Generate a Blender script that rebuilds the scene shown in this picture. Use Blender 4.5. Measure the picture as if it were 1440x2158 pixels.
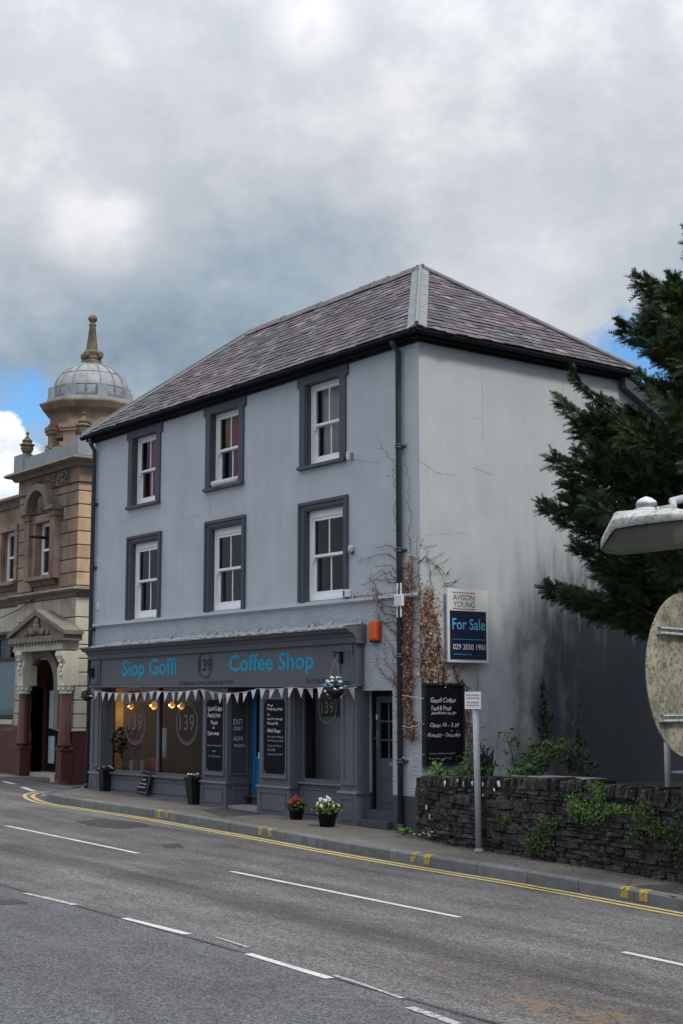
import bpy, bmesh, math, random
from mathutils import Vector, Matrix
random.seed(7)
R_ = random.Random(11)
scene = bpy.context.scene
for o in list(bpy.data.objects):
    bpy.data.objects.remove(o)
COL = scene.collection

# ------------------------------------------------------------------ camera
# World: X runs along the shop front (right = +), Y goes back from it, Z up. The origin is the
# shop's front right corner at pavement level.
FPX, HZ, U1, PCX, PCY = 3030.0, 411.0, -2282.0, 720.0, 1079.0
_d1 = Vector((U1, HZ, FPX)).normalized()
_d2 = Vector((-(HZ*HZ+FPX*FPX)/U1, HZ, FPX)).normalized()
AX, AY = -_d1, _d2
AZ = AX.cross(AY)
if AZ.y > 0: AZ = -AZ
def cam2world(v):
    return Vector((AX.dot(v), AY.dot(v), AZ.dot(v)))
CAM = -cam2world(Vector((890-PCX, 1757-PCY, FPX))) * (22.0/FPX)
right, up, back = cam2world(Vector((1,0,0))), cam2world(Vector((0,-1,0))), cam2world(Vector((0,0,-1)))
cd = bpy.data.cameras.new('camera')
cam = bpy.data.objects.new('camera', cd); COL.objects.link(cam)
cam.matrix_world = Matrix(((right.x, up.x, back.x, CAM.x), (right.y, up.y, back.y, CAM.y), (right.z, up.z, back.z, CAM.z), (0,0,0,1)))
cd.sensor_fit = 'VERTICAL'; cd.sensor_height = 24.0; cd.lens = FPX/2158*24.0
cd.clip_start = 0.1; cd.clip_end = 3000
scene.camera = cam

# measuring helpers: where a sight line meets a real plane or surface of the place
def ray(px, py): return cam2world(Vector((px-PCX, py-PCY, FPX)))
def onY(px, py, y=0.0):
    r = ray(px, py); return CAM + r*((y-CAM.y)/r.y)
def onX(px, py, x=0.0):
    r = ray(px, py); return CAM + r*((x-CAM.x)/r.x)
def onS(px, py, zf):
    r = ray(px, py); z = 0.0
    for _ in range(30):
        p = CAM + r*((z-CAM.z)/r.z); z = zf(p.x, p.y)
    return p
def atD(px, py, d):
    return CAM + ray(px, py)*(d/FPX)

# ------------------------------------------------------------------ light
SUN = Vector((0.62, 0.0, 0.785)).normalized()
EL = math.asin(SUN.z); AZM = math.atan2(SUN.x, SUN.y)
scene.view_settings.view_transform = 'Standard'
scene.view_settings.look = 'None'
scene.view_settings.gamma = 1.0
scene.view_settings.exposure = 0.45
sl = bpy.data.lights.new('sun', 'SUN'); sl.energy = 1.5; sl.angle = math.radians(10); sl.color = (1.0, 0.93, 0.82)
so = bpy.data.objects.new('sun', sl); COL.objects.link(so)
so.rotation_euler = SUN.to_track_quat('Z', 'Y').to_euler(); so.location = SUN*60

world = bpy.data.worlds.new('World'); scene.world = world; world.use_nodes = True
nt = world.node_tree; nt.nodes.clear()
def N(t, **k):
    n = nt.nodes.new(t)
    for a, v in k.items(): setattr(n, a, v)
    return n
def L(a, b): nt.links.new(a, b)
def math_(op, a, b=None, clamp=False):
    n = N('ShaderNodeMath', operation=op, use_clamp=clamp)
    for i, v in enumerate((a, b)):
        if v is None: continue
        if isinstance(v, (int, float)): n.inputs[i].default_value = v
        else: L(v, n.inputs[i])
    return n.outputs[0]
def maprange(v, a, b, c=0.0, d=1.0, smooth=True):
    n = N('ShaderNodeMapRange', interpolation_type='SMOOTHSTEP' if smooth else 'LINEAR'); L(v, n.inputs[0])
    for i, x in enumerate((a, b, c, d)): n.inputs[i+1].default_value = x
    return n.outputs[0]
def mixc(f, a, b):
    n = N('ShaderNodeMix', data_type='RGBA')
    if isinstance(f, (int, float)): n.inputs[0].default_value = f
    else: L(f, n.inputs[0])
    for s, v in ((6, a), (7, b)):
        if isinstance(v, tuple): n.inputs[s].default_value = (*v, 1)
        else: L(v, n.inputs[s])
    return n.outputs[2]
sky = N('ShaderNodeTexSky', sky_type='NISHITA', sun_disc=False, sun_elevation=EL, sun_rotation=AZM)
tc = N('ShaderNodeTexCoord')
nrm = N('ShaderNodeVectorMath', operation='NORMALIZE'); L(tc.outputs['Generated'], nrm.inputs[0])
DIR = nrm.outputs[0]
sep = N('ShaderNodeSeparateXYZ'); L(DIR, sep.inputs[0])
elev = sep.outputs[2]
def wnoise(scale, detail, rough=0.55, stretch=1.0, off=(0,0,0)):
    mp = N('ShaderNodeMapping'); L(DIR, mp.inputs[0]); mp.inputs['Scale'].default_value = (1, 1, stretch); mp.inputs['Location'].default_value = off
    n = N('ShaderNodeTexNoise'); L(mp.outputs[0], n.inputs['Vector'])
    n.inputs['Scale'].default_value = scale; n.inputs['Detail'].default_value = detail; n.inputs['Roughness'].default_value = rough
    return n.outputs['Fac']
n_big = wnoise(3.2, 5, 0.55, 1.6, (2.3, 0.7, 0.2))
n_mid = wnoise(7.5, 8, 0.6, 1.5, (0.4, 1.9, 0.0))
n_fine = wnoise(26.0, 7, 0.62, 1.3, (3.1, 0.2, 0.5))
warp = math_('ADD', math_('MULTIPLY', math_('SUBTRACT', n_mid, 0.5), 0.085), math_('MULTIPLY', math_('SUBTRACT', n_fine, 0.5), 0.05))
def blob(px, py, rad, soft):
    d = ray(px, py).normalized()
    dp = N('ShaderNodeVectorMath', operation='DISTANCE'); L(DIR, dp.inputs[0]); dp.inputs[1].default_value = d
    v = math_('ADD', dp.outputs['Value'], warp)
    return maprange(v, rad*(1-soft), rad*(1+soft), 1.0, 0.0)
t0 = maprange(elev, 0.18, 0.46, 0.37, 0.80)
t1 = math_('ADD', t0, math_('MULTIPLY', math_('SUBTRACT', n_big, 0.5), 0.75))
t2 = math_('ADD', t1, math_('MULTIPLY', math_('SUBTRACT', n_mid, 0.5), 0.80))
t3 = math_('ADD', t2, math_('MULTIPLY', math_('SUBTRACT', n_fine, 0.5), 0.46))
for (px, py, rad, soft, amt) in ((190, 505, 0.034, 0.45, 0.34), (300, 480, 0.03, 0.7, 0.15), (90, 350, 0.05, 0.8, 0.15), (470, 420, 0.075, 0.9, 0.12), (655, 40, 0.020, 0.95, 0.26), (1000, 520, 0.10, 0.95, 0.14),
                                 (380, 690, 0.10, 0.85, -0.20), (1150, 700, 0.06, 0.9, 0.18), (700, 560, 0.06, 0.9, -0.10), (30, 300, 0.09, 0.9, 0.14), (120, 640, 0.07, 0.9, -0.12)):
    t3 = math_('ADD', t3, math_('MULTIPLY', blob(px, py, rad, soft), amt))
ramp = N('ShaderNodeValToRGB'); L(t3, ramp.inputs[0])
cr = ramp.color_ramp
cr.elements[0].position = 0.0; cr.elements[0].color = (0.17, 0.24, 0.31, 1)
cr.elements[1].position = 1.0; cr.elements[1].color = (0.74, 0.75, 0.78, 1)
for p_, c_ in ((0.3, (0.30, 0.37, 0.44)), (0.6, (0.46, 0.495, 0.54)), (0.8, (0.57, 0.59, 0.63))):
    e = cr.elements.new(p_); e.color = (*c_, 1)
zen = maprange(elev, 0.40, 1.0, 0.86, 2.3, False)
zm = N('ShaderNodeVectorMath', operation='SCALE'); L(ramp.outputs[0], zm.inputs[0]); L(zen, zm.inputs['Scale'])
cloud = zm.outputs[0]
skys = N('ShaderNodeVectorMath', operation='SCALE'); L(sky.outputs[0], skys.inputs[0]); skys.inputs['Scale'].default_value = 0.11
skm = N('ShaderNodeVectorMath', operation='MULTIPLY'); L(skys.outputs[0], skm.inputs[0]); skm.inputs[1].default_value = (0.55, 0.86, 1.1)
# gaps of blue low in the sky, with a white cumulus bank under the left one
gap = math_('MAXIMUM', blob(62, 858, 0.024, 0.6), math_('MAXIMUM', blob(1345, 770, 0.030, 0.5), blob(-250, 900, 0.07, 0.5)))
c2 = mixc(gap, cloud, skm.outputs[0])
cum = math_('MAXIMUM', blob(-15, 985, 0.030, 0.22), math_('MAXIMUM', blob(45, 1030, 0.020, 0.25), blob(10, 925, 0.016, 0.3)))
cumc = mixc(maprange(n_fine, 0.35, 0.65), (0.60, 0.64, 0.70), (0.93, 0.94, 0.96))
c3 = mixc(cum, c2, cumc)
bg = N('ShaderNodeBackground'); L(c3, bg.inputs[0]); bg.inputs[1].default_value = 1.0
wo = N('ShaderNodeOutputWorld'); L(bg.outputs[0], wo.inputs[0])

# ------------------------------------------------------------------ mesh helpers
class MB:
    def __init__(self): self.v = []; self.f = []; self.t = []; self.tone = 1.0
    def add(self, vs, fs):
        b = len(self.v); self.v += [tuple(p) for p in vs]
        for f in fs: self.f.append(tuple(b+i for i in f)); self.t.append(self.tone)
        return self
    def box(self, x0, x1, y0, y1, z0, z1):
        if x0 > x1: x0, x1 = x1, x0
        if y0 > y1: y0, y1 = y1, y0
        if z0 > z1: z0, z1 = z1, z0
        return self.add([(x0,y0,z0),(x1,y0,z0),(x1,y1,z0),(x0,y1,z0),(x0,y0,z1),(x1,y0,z1),(x1,y1,z1),(x0,y1,z1)],
                        [(0,3,2,1),(4,5,6,7),(0,1,5,4),(1,2,6,5),(2,3,7,6),(3,0,4,7)])
    def cbox(self, x0, x1, y0, y1, z0, z1, b=0.01):
        """box with chamfered edges"""
        bm = bmesh.new(); bmesh.ops.create_cube(bm, size=1.0)
        for v in bm.verts: v.co = ((x0+x1)/2+v.co.x*abs(x1-x0), (y0+y1)/2+v.co.y*abs(y1-y0), (z0+z1)/2+v.co.z*abs(z1-z0))
        bmesh.ops.bevel(bm, geom=bm.edges[:], offset=b, segments=1, affect='EDGES')
        self.add([v.co[:] for v in bm.verts], [[v.index for v in f.verts] for f in bm.faces]); bm.free(); return self
    def quad(self, a, b, c, d): return self.add([a,b,c,d], [(0,1,2,3)])
    def prism(self, poly, ax, a, b):
        """poly: 2D points; extruded along axis ax from a to b (x: (y,z), y: (x,z), z: (x,y))"""
        def P(p, t):
            return (t, p[0], p[1]) if ax == 'x' else (p[0], t, p[1]) if ax == 'y' else (p[0], p[1], t)
        n = len(poly); vs = [P(p, a) for p in poly]+[P(p, b) for p in poly]
        return self.add(vs, [tuple(range(n))[::-1], tuple(range(n, 2*n))]+[(i, (i+1)%n, n+(i+1)%n, n+i) for i in range(n)])
    def tube(self, pts, r, n=8, caps=True):
        pts = [Vector(p) for p in pts]
        rs = r if isinstance(r, (list, tuple)) else [r]*len(pts)
        rings = []; prev = None
        for i, p in enumerate(pts):
            d = (pts[min(i+1, len(pts)-1)]-pts[max(i-1, 0)]).normalized()
            if prev is None:
                a = d.orthogonal().normalized()
            else:
                a = (prev-d*prev.dot(d)); a = a.normalized() if a.length > 1e-6 else d.orthogonal().normalized()
            prev = a; b = d.cross(a)
            rings.append([p+(a*math.cos(2*math.pi*k/n)+b*math.sin(2*math.pi*k/n))*rs[i] for k in range(n)])
        vs = [q for rg in rings for q in rg]; fs = []
        for i in range(len(pts)-1):
            for k in range(n): fs.append((i*n+k, i*n+(k+1)%n, (i+1)*n+(k+1)%n, (i+1)*n+k))
        if caps: fs += [tuple(range(n))[::-1], tuple((len(pts)-1)*n+k for k in range(n))]
        return self.add(vs, fs)
    def lathe(self, prof, c, n=24, rot=0.0, a0=0.0, a1=2*math.pi):
        """prof: (radius, z) from bottom up, about the vertical through c"""
        full = abs(a1-a0-2*math.pi) < 1e-6; m = n if full else n+1
        vs = []
        for r, z in prof:
            for k in range(m):
                a = rot+a0+(a1-a0)*k/n; vs.append((c[0]+r*math.cos(a), c[1]+r*math.sin(a), c[2]+z))
        fs = []
        for i in range(len(prof)-1):
            for k in range(n): fs.append((i*m+k, i*m+(k+1)%m, (i+1)*m+(k+1)%m, (i+1)*m+k))
        if full: fs += [tuple(range(n))[::-1], tuple((len(prof)-1)*m+k for k in range(n))]
        return self.add(vs, fs)
    def blobm(self, c, r, seed=0, sub=2, jit=0.15, sc=(1,1,1)):
        rr = random.Random(seed); bm = bmesh.new(); bmesh.ops.create_icosphere(bm, subdivisions=sub, radius=1.0)
        vs = []
        for v in bm.verts:
            k = r*(1+rr.uniform(-jit, jit)); vs.append((c[0]+v.co.x*k*sc[0], c[1]+v.co.y*k*sc[1], c[2]+v.co.z*k*sc[2]))
        self.add(vs, [[v.index for v in f.verts] for f in bm.faces]); bm.free(); return self
    def build(self, name, mat, parent=None, smooth=False, tones=False, loc=None):
        return build(self.v, self.f, name, mat, parent, smooth, self.t if tones else None, loc)

WL = {}
def build(vs, fs, name, mat, parent=None, smooth=False, tones=None, loc=None):
    if loc is None:
        xs = [p[0] for p in vs]; ys = [p[1] for p in vs]; zs = [p[2] for p in vs]
        loc = Vector(((min(xs)+max(xs))/2, (min(ys)+max(ys))/2, min(zs)))
    else: loc = Vector(loc)
    me = bpy.data.meshes.new(name)
    me.from_pydata([(p[0]-loc.x, p[1]-loc.y, p[2]-loc.z) for p in vs], [], fs)
    if tones is not None:
        at = me.attributes.new('tone', 'FLOAT', 'FACE'); at.data.foreach_set('value', tones)
    if smooth:
        me.polygons.foreach_set('use_smooth', [True]*len(me.polygons))
    if mat: me.materials.append(mat if not isinstance(mat, str) else M[mat])
    me.update()
    o = bpy.data.objects.new(name, me); COL.objects.link(o); WL[o.name] = loc
    put(o, parent, loc)
    return o
def put(o, parent, loc):
    if parent is not None:
        o.parent = parent; o.location = loc - WL[parent.name]
    else: o.location = loc
def recalc(o):
    bm = bmesh.new(); bm.from_mesh(o.data); bmesh.ops.recalc_face_normals(bm, faces=bm.faces[:]); bm.to_mesh(o.data); bm.free(); return o
def smooth_by(o, ang=35):
    bm = bmesh.new(); bm.from_mesh(o.data); bmesh.ops.remove_doubles(bm, verts=bm.verts[:], dist=1e-5); bmesh.ops.recalc_face_normals(bm, faces=bm.faces[:])
    for f in bm.faces: f.smooth = True
    for e in bm.edges:
        if len(e.link_faces) == 2 and e.calc_face_angle(0) > math.radians(ang): e.smooth = False
    bm.to_mesh(o.data); bm.free(); return o
def tag(o, label, cat, group=None, kind=None):
    if label: o['label'] = label
    if cat: o['category'] = cat
    if group: o['group'] = group
    if kind: o['kind'] = kind
    return o
def thing(name, label, cat, loc, group=None):
    o = bpy.data.objects.new(name, None); COL.objects.link(o); o.empty_display_size = 0.2
    o.location = loc; WL[o.name] = Vector(loc); return tag(o, label, cat, group)
def structure(o): o['kind'] = 'structure'; return o
def stuff(o): o['kind'] = 'stuff'; return o

def text_mesh(s, shear=0.0, bold=0.0, space=1.0):
    cu = bpy.data.curves.new('lettering', 'FONT'); cu.body = s; cu.shear = shear; cu.offset = bold; cu.space_character = space; cu.resolution_u = 3
    cu.extrude = 0.0
    ob = bpy.data.objects.new('lettering', cu); COL.objects.link(ob)
    bpy.context.view_layer.update()
    me = bpy.data.meshes.new_from_object(ob.evaluated_get(bpy.context.evaluated_depsgraph_get()))
    vs = [v.co[:] for v in me.vertices]; fs = [tuple(p.vertices) for p in me.polygons]
    bpy.data.objects.remove(ob); bpy.data.curves.remove(cu); bpy.data.meshes.remove(me)
    return vs, fs
def text_into(mb, s, o, u, v, x0, x1, y0, y1, shear=0.0, bold=0.0, keep=False, space=1.0, capfit=False):
    """lay the words into the box x0..x1, y0..y1 of the plane (o, u, v)"""
    vs, fs = text_mesh(s, shear, bold, space)
    if not vs: return
    ax, bx = min(p[0] for p in vs), max(p[0] for p in vs); ay, by = min(p[1] for p in vs), max(p[1] for p in vs)
    sx = (x1-x0)/(bx-ax); sy = (y1-y0)/(by-ay)
    if keep: sx = sy = min(sx, sy)
    o = Vector(o); u = Vector(u); v = Vector(v)
    mb.add([o+u*(x0+(p[0]-ax)*sx)+v*(y0+(p[1]-ay)*sy) for p in vs], fs)

# ------------------------------------------------------------------ materials
M = {}
def pmat(name, col, rough=0.8, var=0.12, scale=3.0, bump=0.0, bscale=60.0, spec=0.3, metal=0.0, rnd=0.0, tone=False,
         speck=None, streak=0.0, stain=None, bdetail=6, trans=0.0, hue=None):
    """col with soft noise; rnd: per object tone; tone: per face tone; speck: (colour, scale, lo, hi) blotches with
    sharp edges (lichen, chips); streak: vertical weather streaks; stain: (colour, scale, lo, hi) soft patches"""
    m = bpy.data.materials.new(name); m.use_nodes = True; t = m.node_tree; nd, lk = t.nodes, t.links
    b = nd['Principled BSDF']; b.inputs['Roughness'].default_value = rough; b.inputs['Metallic'].default_value = metal
    b.inputs['Specular IOR Level'].default_value = spec
    g = nd.new('ShaderNodeNewGeometry'); pos = g.outputs['Position']
    def noise(sc, det=5, rg=0.55, stretch=None, seed=0.0):
        n = nd.new('ShaderNodeTexNoise'); n.inputs['Scale'].default_value = sc; n.inputs['Detail'].default_value = det; n.inputs['Roughness'].default_value = rg
        mp = nd.new('ShaderNodeMapping'); lk.new(pos, mp.inputs[0]); mp.inputs['Location'].default_value = (seed, seed*.7, seed*.3)
        if stretch: mp.inputs['Scale'].default_value = stretch
        lk.new(mp.outputs[0], n.inputs['Vector']); return n.outputs['Fac']
    def mr(v, a, b_, c, d):
        n = nd.new('ShaderNodeMapRange'); lk.new(v, n.inputs[0])
        for i, x in enumerate((a, b_, c, d)): n.inputs[i+1].default_value = x
        return n.outputs[0]
    def mul(a, b_):
        n = nd.new('ShaderNodeMath'); n.operation = 'MULTIPLY'; lk.new(a, n.inputs[0]); lk.new(b_, n.inputs[1]); return n.outputs[0]
    def mix(f, a, b_):
        n = nd.new('ShaderNodeMix'); n.data_type = 'RGBA'; lk.new(f, n.inputs[0])
        for s, x in ((6, a), (7, b_)):
            if isinstance(x, tuple): n.inputs[s].default_value = (*x, 1)
            else: lk.new(x, n.inputs[s])
        return n.outputs[2]
    k = mr(noise(scale), 0.25, 0.75, 1-var, 1+var)
    if streak: k = mul(k, mr(noise(1.0, 6, 0.65, (5, 5, 0.35), 3.0), 0.35, 0.75, 1+streak*0.4, 1-streak))
    if rnd:
        oi = nd.new('ShaderNodeObjectInfo'); k = mul(k, mr(oi.outputs['Random'], 0, 1, 1-rnd, 1+rnd))
    if tone:
        at = nd.new('ShaderNodeAttribute'); at.attribute_name = 'tone'; k = mul(k, at.outputs['Fac'])
    sc = nd.new('ShaderNodeVectorMath'); sc.operation = 'SCALE'; lk.new(k, sc.inputs['Scale'])
    base = sc.outputs[0]; sc.inputs[0].default_value = col
    if hue:
        c2 = mix(mr(noise(hue[1], 4, 0.6, None, 7.0), hue[2], hue[3], 0, 1), col, hue[0]); lk.new(c2, sc.inputs[0])
    if stain: base = mix(mr(noise(stain[1], 6, 0.62, None, 5.0), stain[2], stain[3], 0, 1), base, stain[0])
    if speck: base = mix(mr(noise(speck[1], 5, 0.7, None, 9.0), speck[2], speck[3], 0, 1), base, speck[0])
    lk.new(base, b.inputs['Base Color'])
    if bump:
        bn = nd.new('ShaderNodeBump'); bn.inputs['Strength'].default_value = 1.0; bn.inputs['Distance'].default_value = bump
        lk.new(noise(bscale, bdetail, 0.6), bn.inputs['Height']); lk.new(bn.outputs[0], b.inputs['Normal'])
    if trans: b.inputs['Subsurface Weight'].default_value = 0.0; b.inputs['Transmission Weight'].default_value = 0.0
    M[name] = m; return m
def glass(name, tint=(0.9, 0.95, 0.95), ior=1.5, haze=0.0, tr=0.9):
    m = bpy.data.materials.new(name); m.use_nodes = True; t = m.node_tree; nd, lk = t.nodes, t.links; nd.clear()
    out = nd.new('ShaderNodeOutputMaterial'); tr_ = nd.new('ShaderNodeBsdfTransparent'); tr_.inputs[0].default_value = (*[c*tr for c in tint], 1)
    gl = nd.new('ShaderNodeBsdfGlossy'); gl.inputs['Roughness'].default_value = 0.02
    fr = nd.new('ShaderNodeFresnel'); fr.inputs[0].default_value = ior
    mx = nd.new('ShaderNodeMixShader'); lk.new(fr.outputs[0], mx.inputs[0]); lk.new(tr_.outputs[0], mx.inputs[1]); lk.new(gl.outputs[0], mx.inputs[2])
    lk.new(mx.outputs[0], out.inputs[0]); M[name] = m; return m
def emit(name, col, s):
    m = bpy.data.materials.new(name); m.use_nodes = True; b = m.node_tree.nodes['Principled BSDF']
    b.inputs['Base Color'].default_value = (*col, 1); b.inputs['Emission Color'].default_value = (*col, 1); b.inputs['Emission Strength'].default_value = s; M[name] = m

pmat('render_paint', (0.450, 0.492, 0.540), 0.85, 0.09, 1.3, 0.006, 80, streak=0.05, stain=((0.40,0.445,0.515), 1.1, 0.50, 0.80))
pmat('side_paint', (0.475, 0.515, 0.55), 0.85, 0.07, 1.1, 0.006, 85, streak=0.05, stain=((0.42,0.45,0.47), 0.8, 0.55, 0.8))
pmat('roughcast', (0.42, 0.46, 0.51), 0.9, 0.12, 3.0, 0.045, 30, stain=((0.33,0.36,0.40), 2.0, 0.55, 0.8))
pmat('trim_paint', (0.072, 0.075, 0.098), 0.55, 0.08, 2.0, 0.002, 120)
pmat('shop_paint', (0.108, 0.113, 0.138), 0.5, 0.07, 2.0, 0.0015, 140, streak=0.06)
pmat('plinth_paint', (0.055, 0.062, 0.078), 0.6, 0.12, 2.0, 0.008, 50)
pmat('black_trim', (0.010, 0.011, 0.015), 0.6, 0.15, 3.0, spec=0.12)
pmat('pipe_paint', (0.05, 0.056, 0.068), 0.4, 0.1, 3.0)
pmat('white_upvc', (0.82, 0.83, 0.85), 0.4, 0.04, 3.0)
pmat('grey_reveal', (0.36, 0.38, 0.39), 0.85, 0.06, 1.5, 0.006, 60)
pmat('slate', (0.074, 0.052, 0.064), 0.6, 0.45, 7.0, 0.004, 60, spec=0.45, tone=True, speck=((0.25,0.225,0.24), 12, 0.63, 0.69), hue=((0.048,0.048,0.058), 0.9, 0.42, 0.60))
pmat('lead', (0.26, 0.285, 0.31), 0.5, 0.12, 4.0, 0.004, 30, spec=0.4, stain=((0.16,0.175,0.19), 5, 0.5, 0.75))
pmat('hip_grey', (0.185, 0.20, 0.22), 0.6, 0.18, 5.0, 0.004, 30, spec=0.3, stain=((0.11,0.12,0.13), 6, 0.48, 0.75))
pmat('ridge_clay', (0.13, 0.12, 0.125), 0.75, 0.25, 5.0, 0.01, 40, rnd=0.2, speck=((0.30,0.30,0.27), 14, 0.6, 0.66))
pmat('flaking_paint', (0.30, 0.32, 0.345), 0.75, 0.25, 7.0, 0.012, 25, speck=((0.09,0.095,0.11), 9, 0.55, 0.60))
pmat('dark_room', (0.30, 0.29, 0.26), 0.9, 0.1)
pmat('brown_wall', (0.14, 0.095, 0.07), 0.9, 0.1)
pmat('cream_wall', (0.50, 0.46, 0.33), 0.9, 0.06)
pmat('cafe_floor', (0.14, 0.10, 0.07), 0.6, 0.2)
pmat('red_cloth', (0.52, 0.03, 0.04), 0.9, 0.2, 8)
pmat('white_cloth', (0.62, 0.62, 0.62), 0.9, 0.06, 6)
pmat('amber_cloth', (0.42, 0.22, 0.07), 0.9, 0.15, 6)
pmat('bunting_cloth', (0.58, 0.55, 0.60), 0.9, 0.06, 12)
pmat('cyan_letter', (0.012, 0.30, 0.50), 0.5, 0.08, 20)
pmat('dark_letter', (0.012, 0.018, 0.032), 0.5, 0.08, 20)
pmat('teal_ring', (0.035, 0.09, 0.125), 0.5, 0.05, 20)
pmat('chalk', (0.66, 0.67, 0.68), 0.95, 0.3, 30)
pmat('faint_chalk', (0.32, 0.33, 0.35), 0.95, 0.4, 30)
pmat('blackboard', (0.008, 0.009, 0.015), 0.7, 0.3, 3, spec=0.08, stain=((0.016,0.017,0.022), 4, 0.5, 0.8))
pmat('window_vinyl', (0.13, 0.135, 0.13), 0.7, 0.1, 20)
pmat('blue_door', (0.012, 0.14, 0.32), 0.4, 0.06, 4)
pmat('steel', (0.30, 0.31, 0.32), 0.4, 0.25, 8, metal=0.6)
pmat('galvanised', (0.33, 0.36, 0.39), 0.5, 0.12, 12, spec=0.4, stain=((0.25,0.27,0.29), 9, 0.5, 0.8))
pmat('red_plastic', (0.48, 0.05, 0.022), 0.35, 0.08, 6)
pmat('orange_plastic', (0.62, 0.13, 0.03), 0.35, 0.08, 6)
pmat('white_plastic', (0.62, 0.63, 0.64), 0.4, 0.05, 8)
pmat('grey_plastic', (0.25, 0.26, 0.27), 0.5, 0.1, 8)
pmat('blue_plastic', (0.03, 0.10, 0.30), 0.4, 0.05, 8)
pmat('board_white', (0.72, 0.72, 0.74), 0.45, 0.04, 3)
pmat('board_navy', (0.010, 0.020, 0.055), 0.4, 0.05, 3)
pmat('board_red', (0.50, 0.05, 0.06), 0.5, 0.05, 3)
pmat('board_ink', (0.09, 0.09, 0.10), 0.5, 0.05, 3)
pmat('board_sky', (0.13, 0.42, 0.72), 0.5, 0.05, 3)
pmat('sign_ink', (0.02, 0.025, 0.05), 0.5, 0.05, 3)
pmat('pot_black', (0.012, 0.012, 0.014), 0.4, 0.2, 6)
pmat('soil', (0.05, 0.035, 0.025), 0.95, 0.3, 20)
pmat('cardboard', (0.45, 0.30, 0.14), 0.8, 0.1, 8)
pmat('leaf_green', (0.042, 0.078, 0.024), 0.6, 0.4, 9, tone=True)
pmat('leaf_bright', (0.075, 0.14, 0.032), 0.6, 0.4, 9, tone=True)
pmat('leaf_dark', (0.020, 0.036, 0.018), 0.6, 0.45, 7, tone=True)
pmat('yew', (0.027, 0.052, 0.022), 0.65, 0.5, 2.2, spec=0.2, tone=True, hue=((0.048,0.080,0.026), 0.9, 0.5, 0.66))
pmat('bark', (0.075, 0.052, 0.040), 0.9, 0.3, 8, 0.02, 25)
pmat('dry_leaf', (0.22, 0.10, 0.052), 0.8, 0.35, 30, tone=True, hue=((0.46,0.28,0.13), 11, 0.50, 0.64))
pmat('vine_stem', (0.10, 0.062, 0.045), 0.9, 0.3, 20)
pmat('petal_white', (0.80, 0.80, 0.78), 0.7, 0.05, 20)
pmat('petal_red', (0.42, 0.05, 0.04), 0.7, 0.25, 20)
pmat('petal_blue', (0.12, 0.32, 0.65), 0.7, 0.3, 20)
pmat('petal_pink', (0.70, 0.35, 0.30), 0.7, 0.2, 20)
pmat('rope', (0.50, 0.50, 0.48), 0.8, 0.1, 20)
pmat('sign_back', (0.29, 0.275, 0.21), 0.75, 0.35, 9, 0.006, 70, speck=((0.065,0.062,0.045), 60, 0.50, 0.66), stain=((0.40,0.38,0.29), 6, 0.42, 0.68), hue=((0.15,0.145,0.11), 14, 0.46, 0.60))
pmat('lantern_shell', (0.52, 0.53, 0.52), 0.65, 0.2, 14, 0.003, 60, speck=((0.17,0.18,0.16), 70, 0.52, 0.66), stain=((0.34,0.35,0.33), 10, 0.48, 0.7))
pmat('lantern_bowl', (0.085, 0.085, 0.07), 0.4, 0.25, 10)
pmat('stone_rubble', (0.066, 0.063, 0.066), 0.95, 0.5, 9, 0.05, 22, rnd=0.38, spec=0.15, speck=((0.34,0.34,0.35), 22, 0.62, 0.69), stain=((0.024,0.024,0.024), 6, 0.46, 0.72), hue=((0.085,0.072,0.058), 1.8, 0.5, 0.68))
pmat('stone_rest', (0.066, 0.063, 0.066), 0.95, 0.5, 9, 0.05, 22, tone=True, spec=0.15, speck=((0.34,0.34,0.35), 22, 0.62, 0.69), stain=((0.024,0.024,0.024), 6, 0.46, 0.72))
pmat('crack_grey', (0.33, 0.35, 0.37), 0.9, 0.2)
pmat('lime_white', (0.72, 0.72, 0.74), 0.9, 0.15, 20, 0.01, 40)
pmat('mortar_dark', (0.045, 0.043, 0.042), 0.95, 0.3, 12, 0.015, 40)
pmat('garden_soil', (0.04, 0.038, 0.028), 0.95, 0.3, 3, 0.03, 12)
pmat('concrete', (0.26, 0.26, 0.27), 0.9, 0.2, 4, 0.006, 50)
pmat('bath_stone', (0.30, 0.208, 0.150), 0.85, 0.22, 2.5, 0.006, 40, rnd=0.14, streak=0.16, stain=((0.13,0.10,0.082), 1.3, 0.46, 0.72), hue=((0.27,0.205,0.155), 0.9, 0.42, 0.62))
pmat('pale_stone', (0.40, 0.365, 0.30), 0.85, 0.12, 2.5, 0.006, 40, rnd=0.10, streak=0.16, stain=((0.20,0.18,0.155), 1.3, 0.5, 0.78))
pmat('sooty_stone', (0.19, 0.165, 0.14), 0.9, 0.25, 3, 0.012, 30, streak=0.2)
pmat('mossy_stone', (0.165, 0.135, 0.098), 0.95, 0.35, 5, 0.015, 30, stain=((0.08,0.078,0.055), 4, 0.42, 0.68))
pmat('red_granite', (0.085, 0.030, 0.026), 0.45, 0.25, 25, spec=0.25)
pmat('tan_stone', (0.48, 0.35, 0.23), 0.85, 0.14, 2.5, 0.006, 40, rnd=0.12, streak=0.14, stain=((0.30,0.21,0.13), 1.6, 0.52, 0.8))
pmat('cream_stone', (0.58, 0.55, 0.46), 0.85, 0.10, 2.5, 0.006, 40, rnd=0.09, streak=0.14, stain=((0.36,0.33,0.27), 1.5, 0.54, 0.8))
pmat('dark_timber', (0.014, 0.014, 0.018), 0.4, 0.2, 5)
pmat('pale_blind', (0.38, 0.50, 0.56), 0.7, 0.06, 3)
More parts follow.
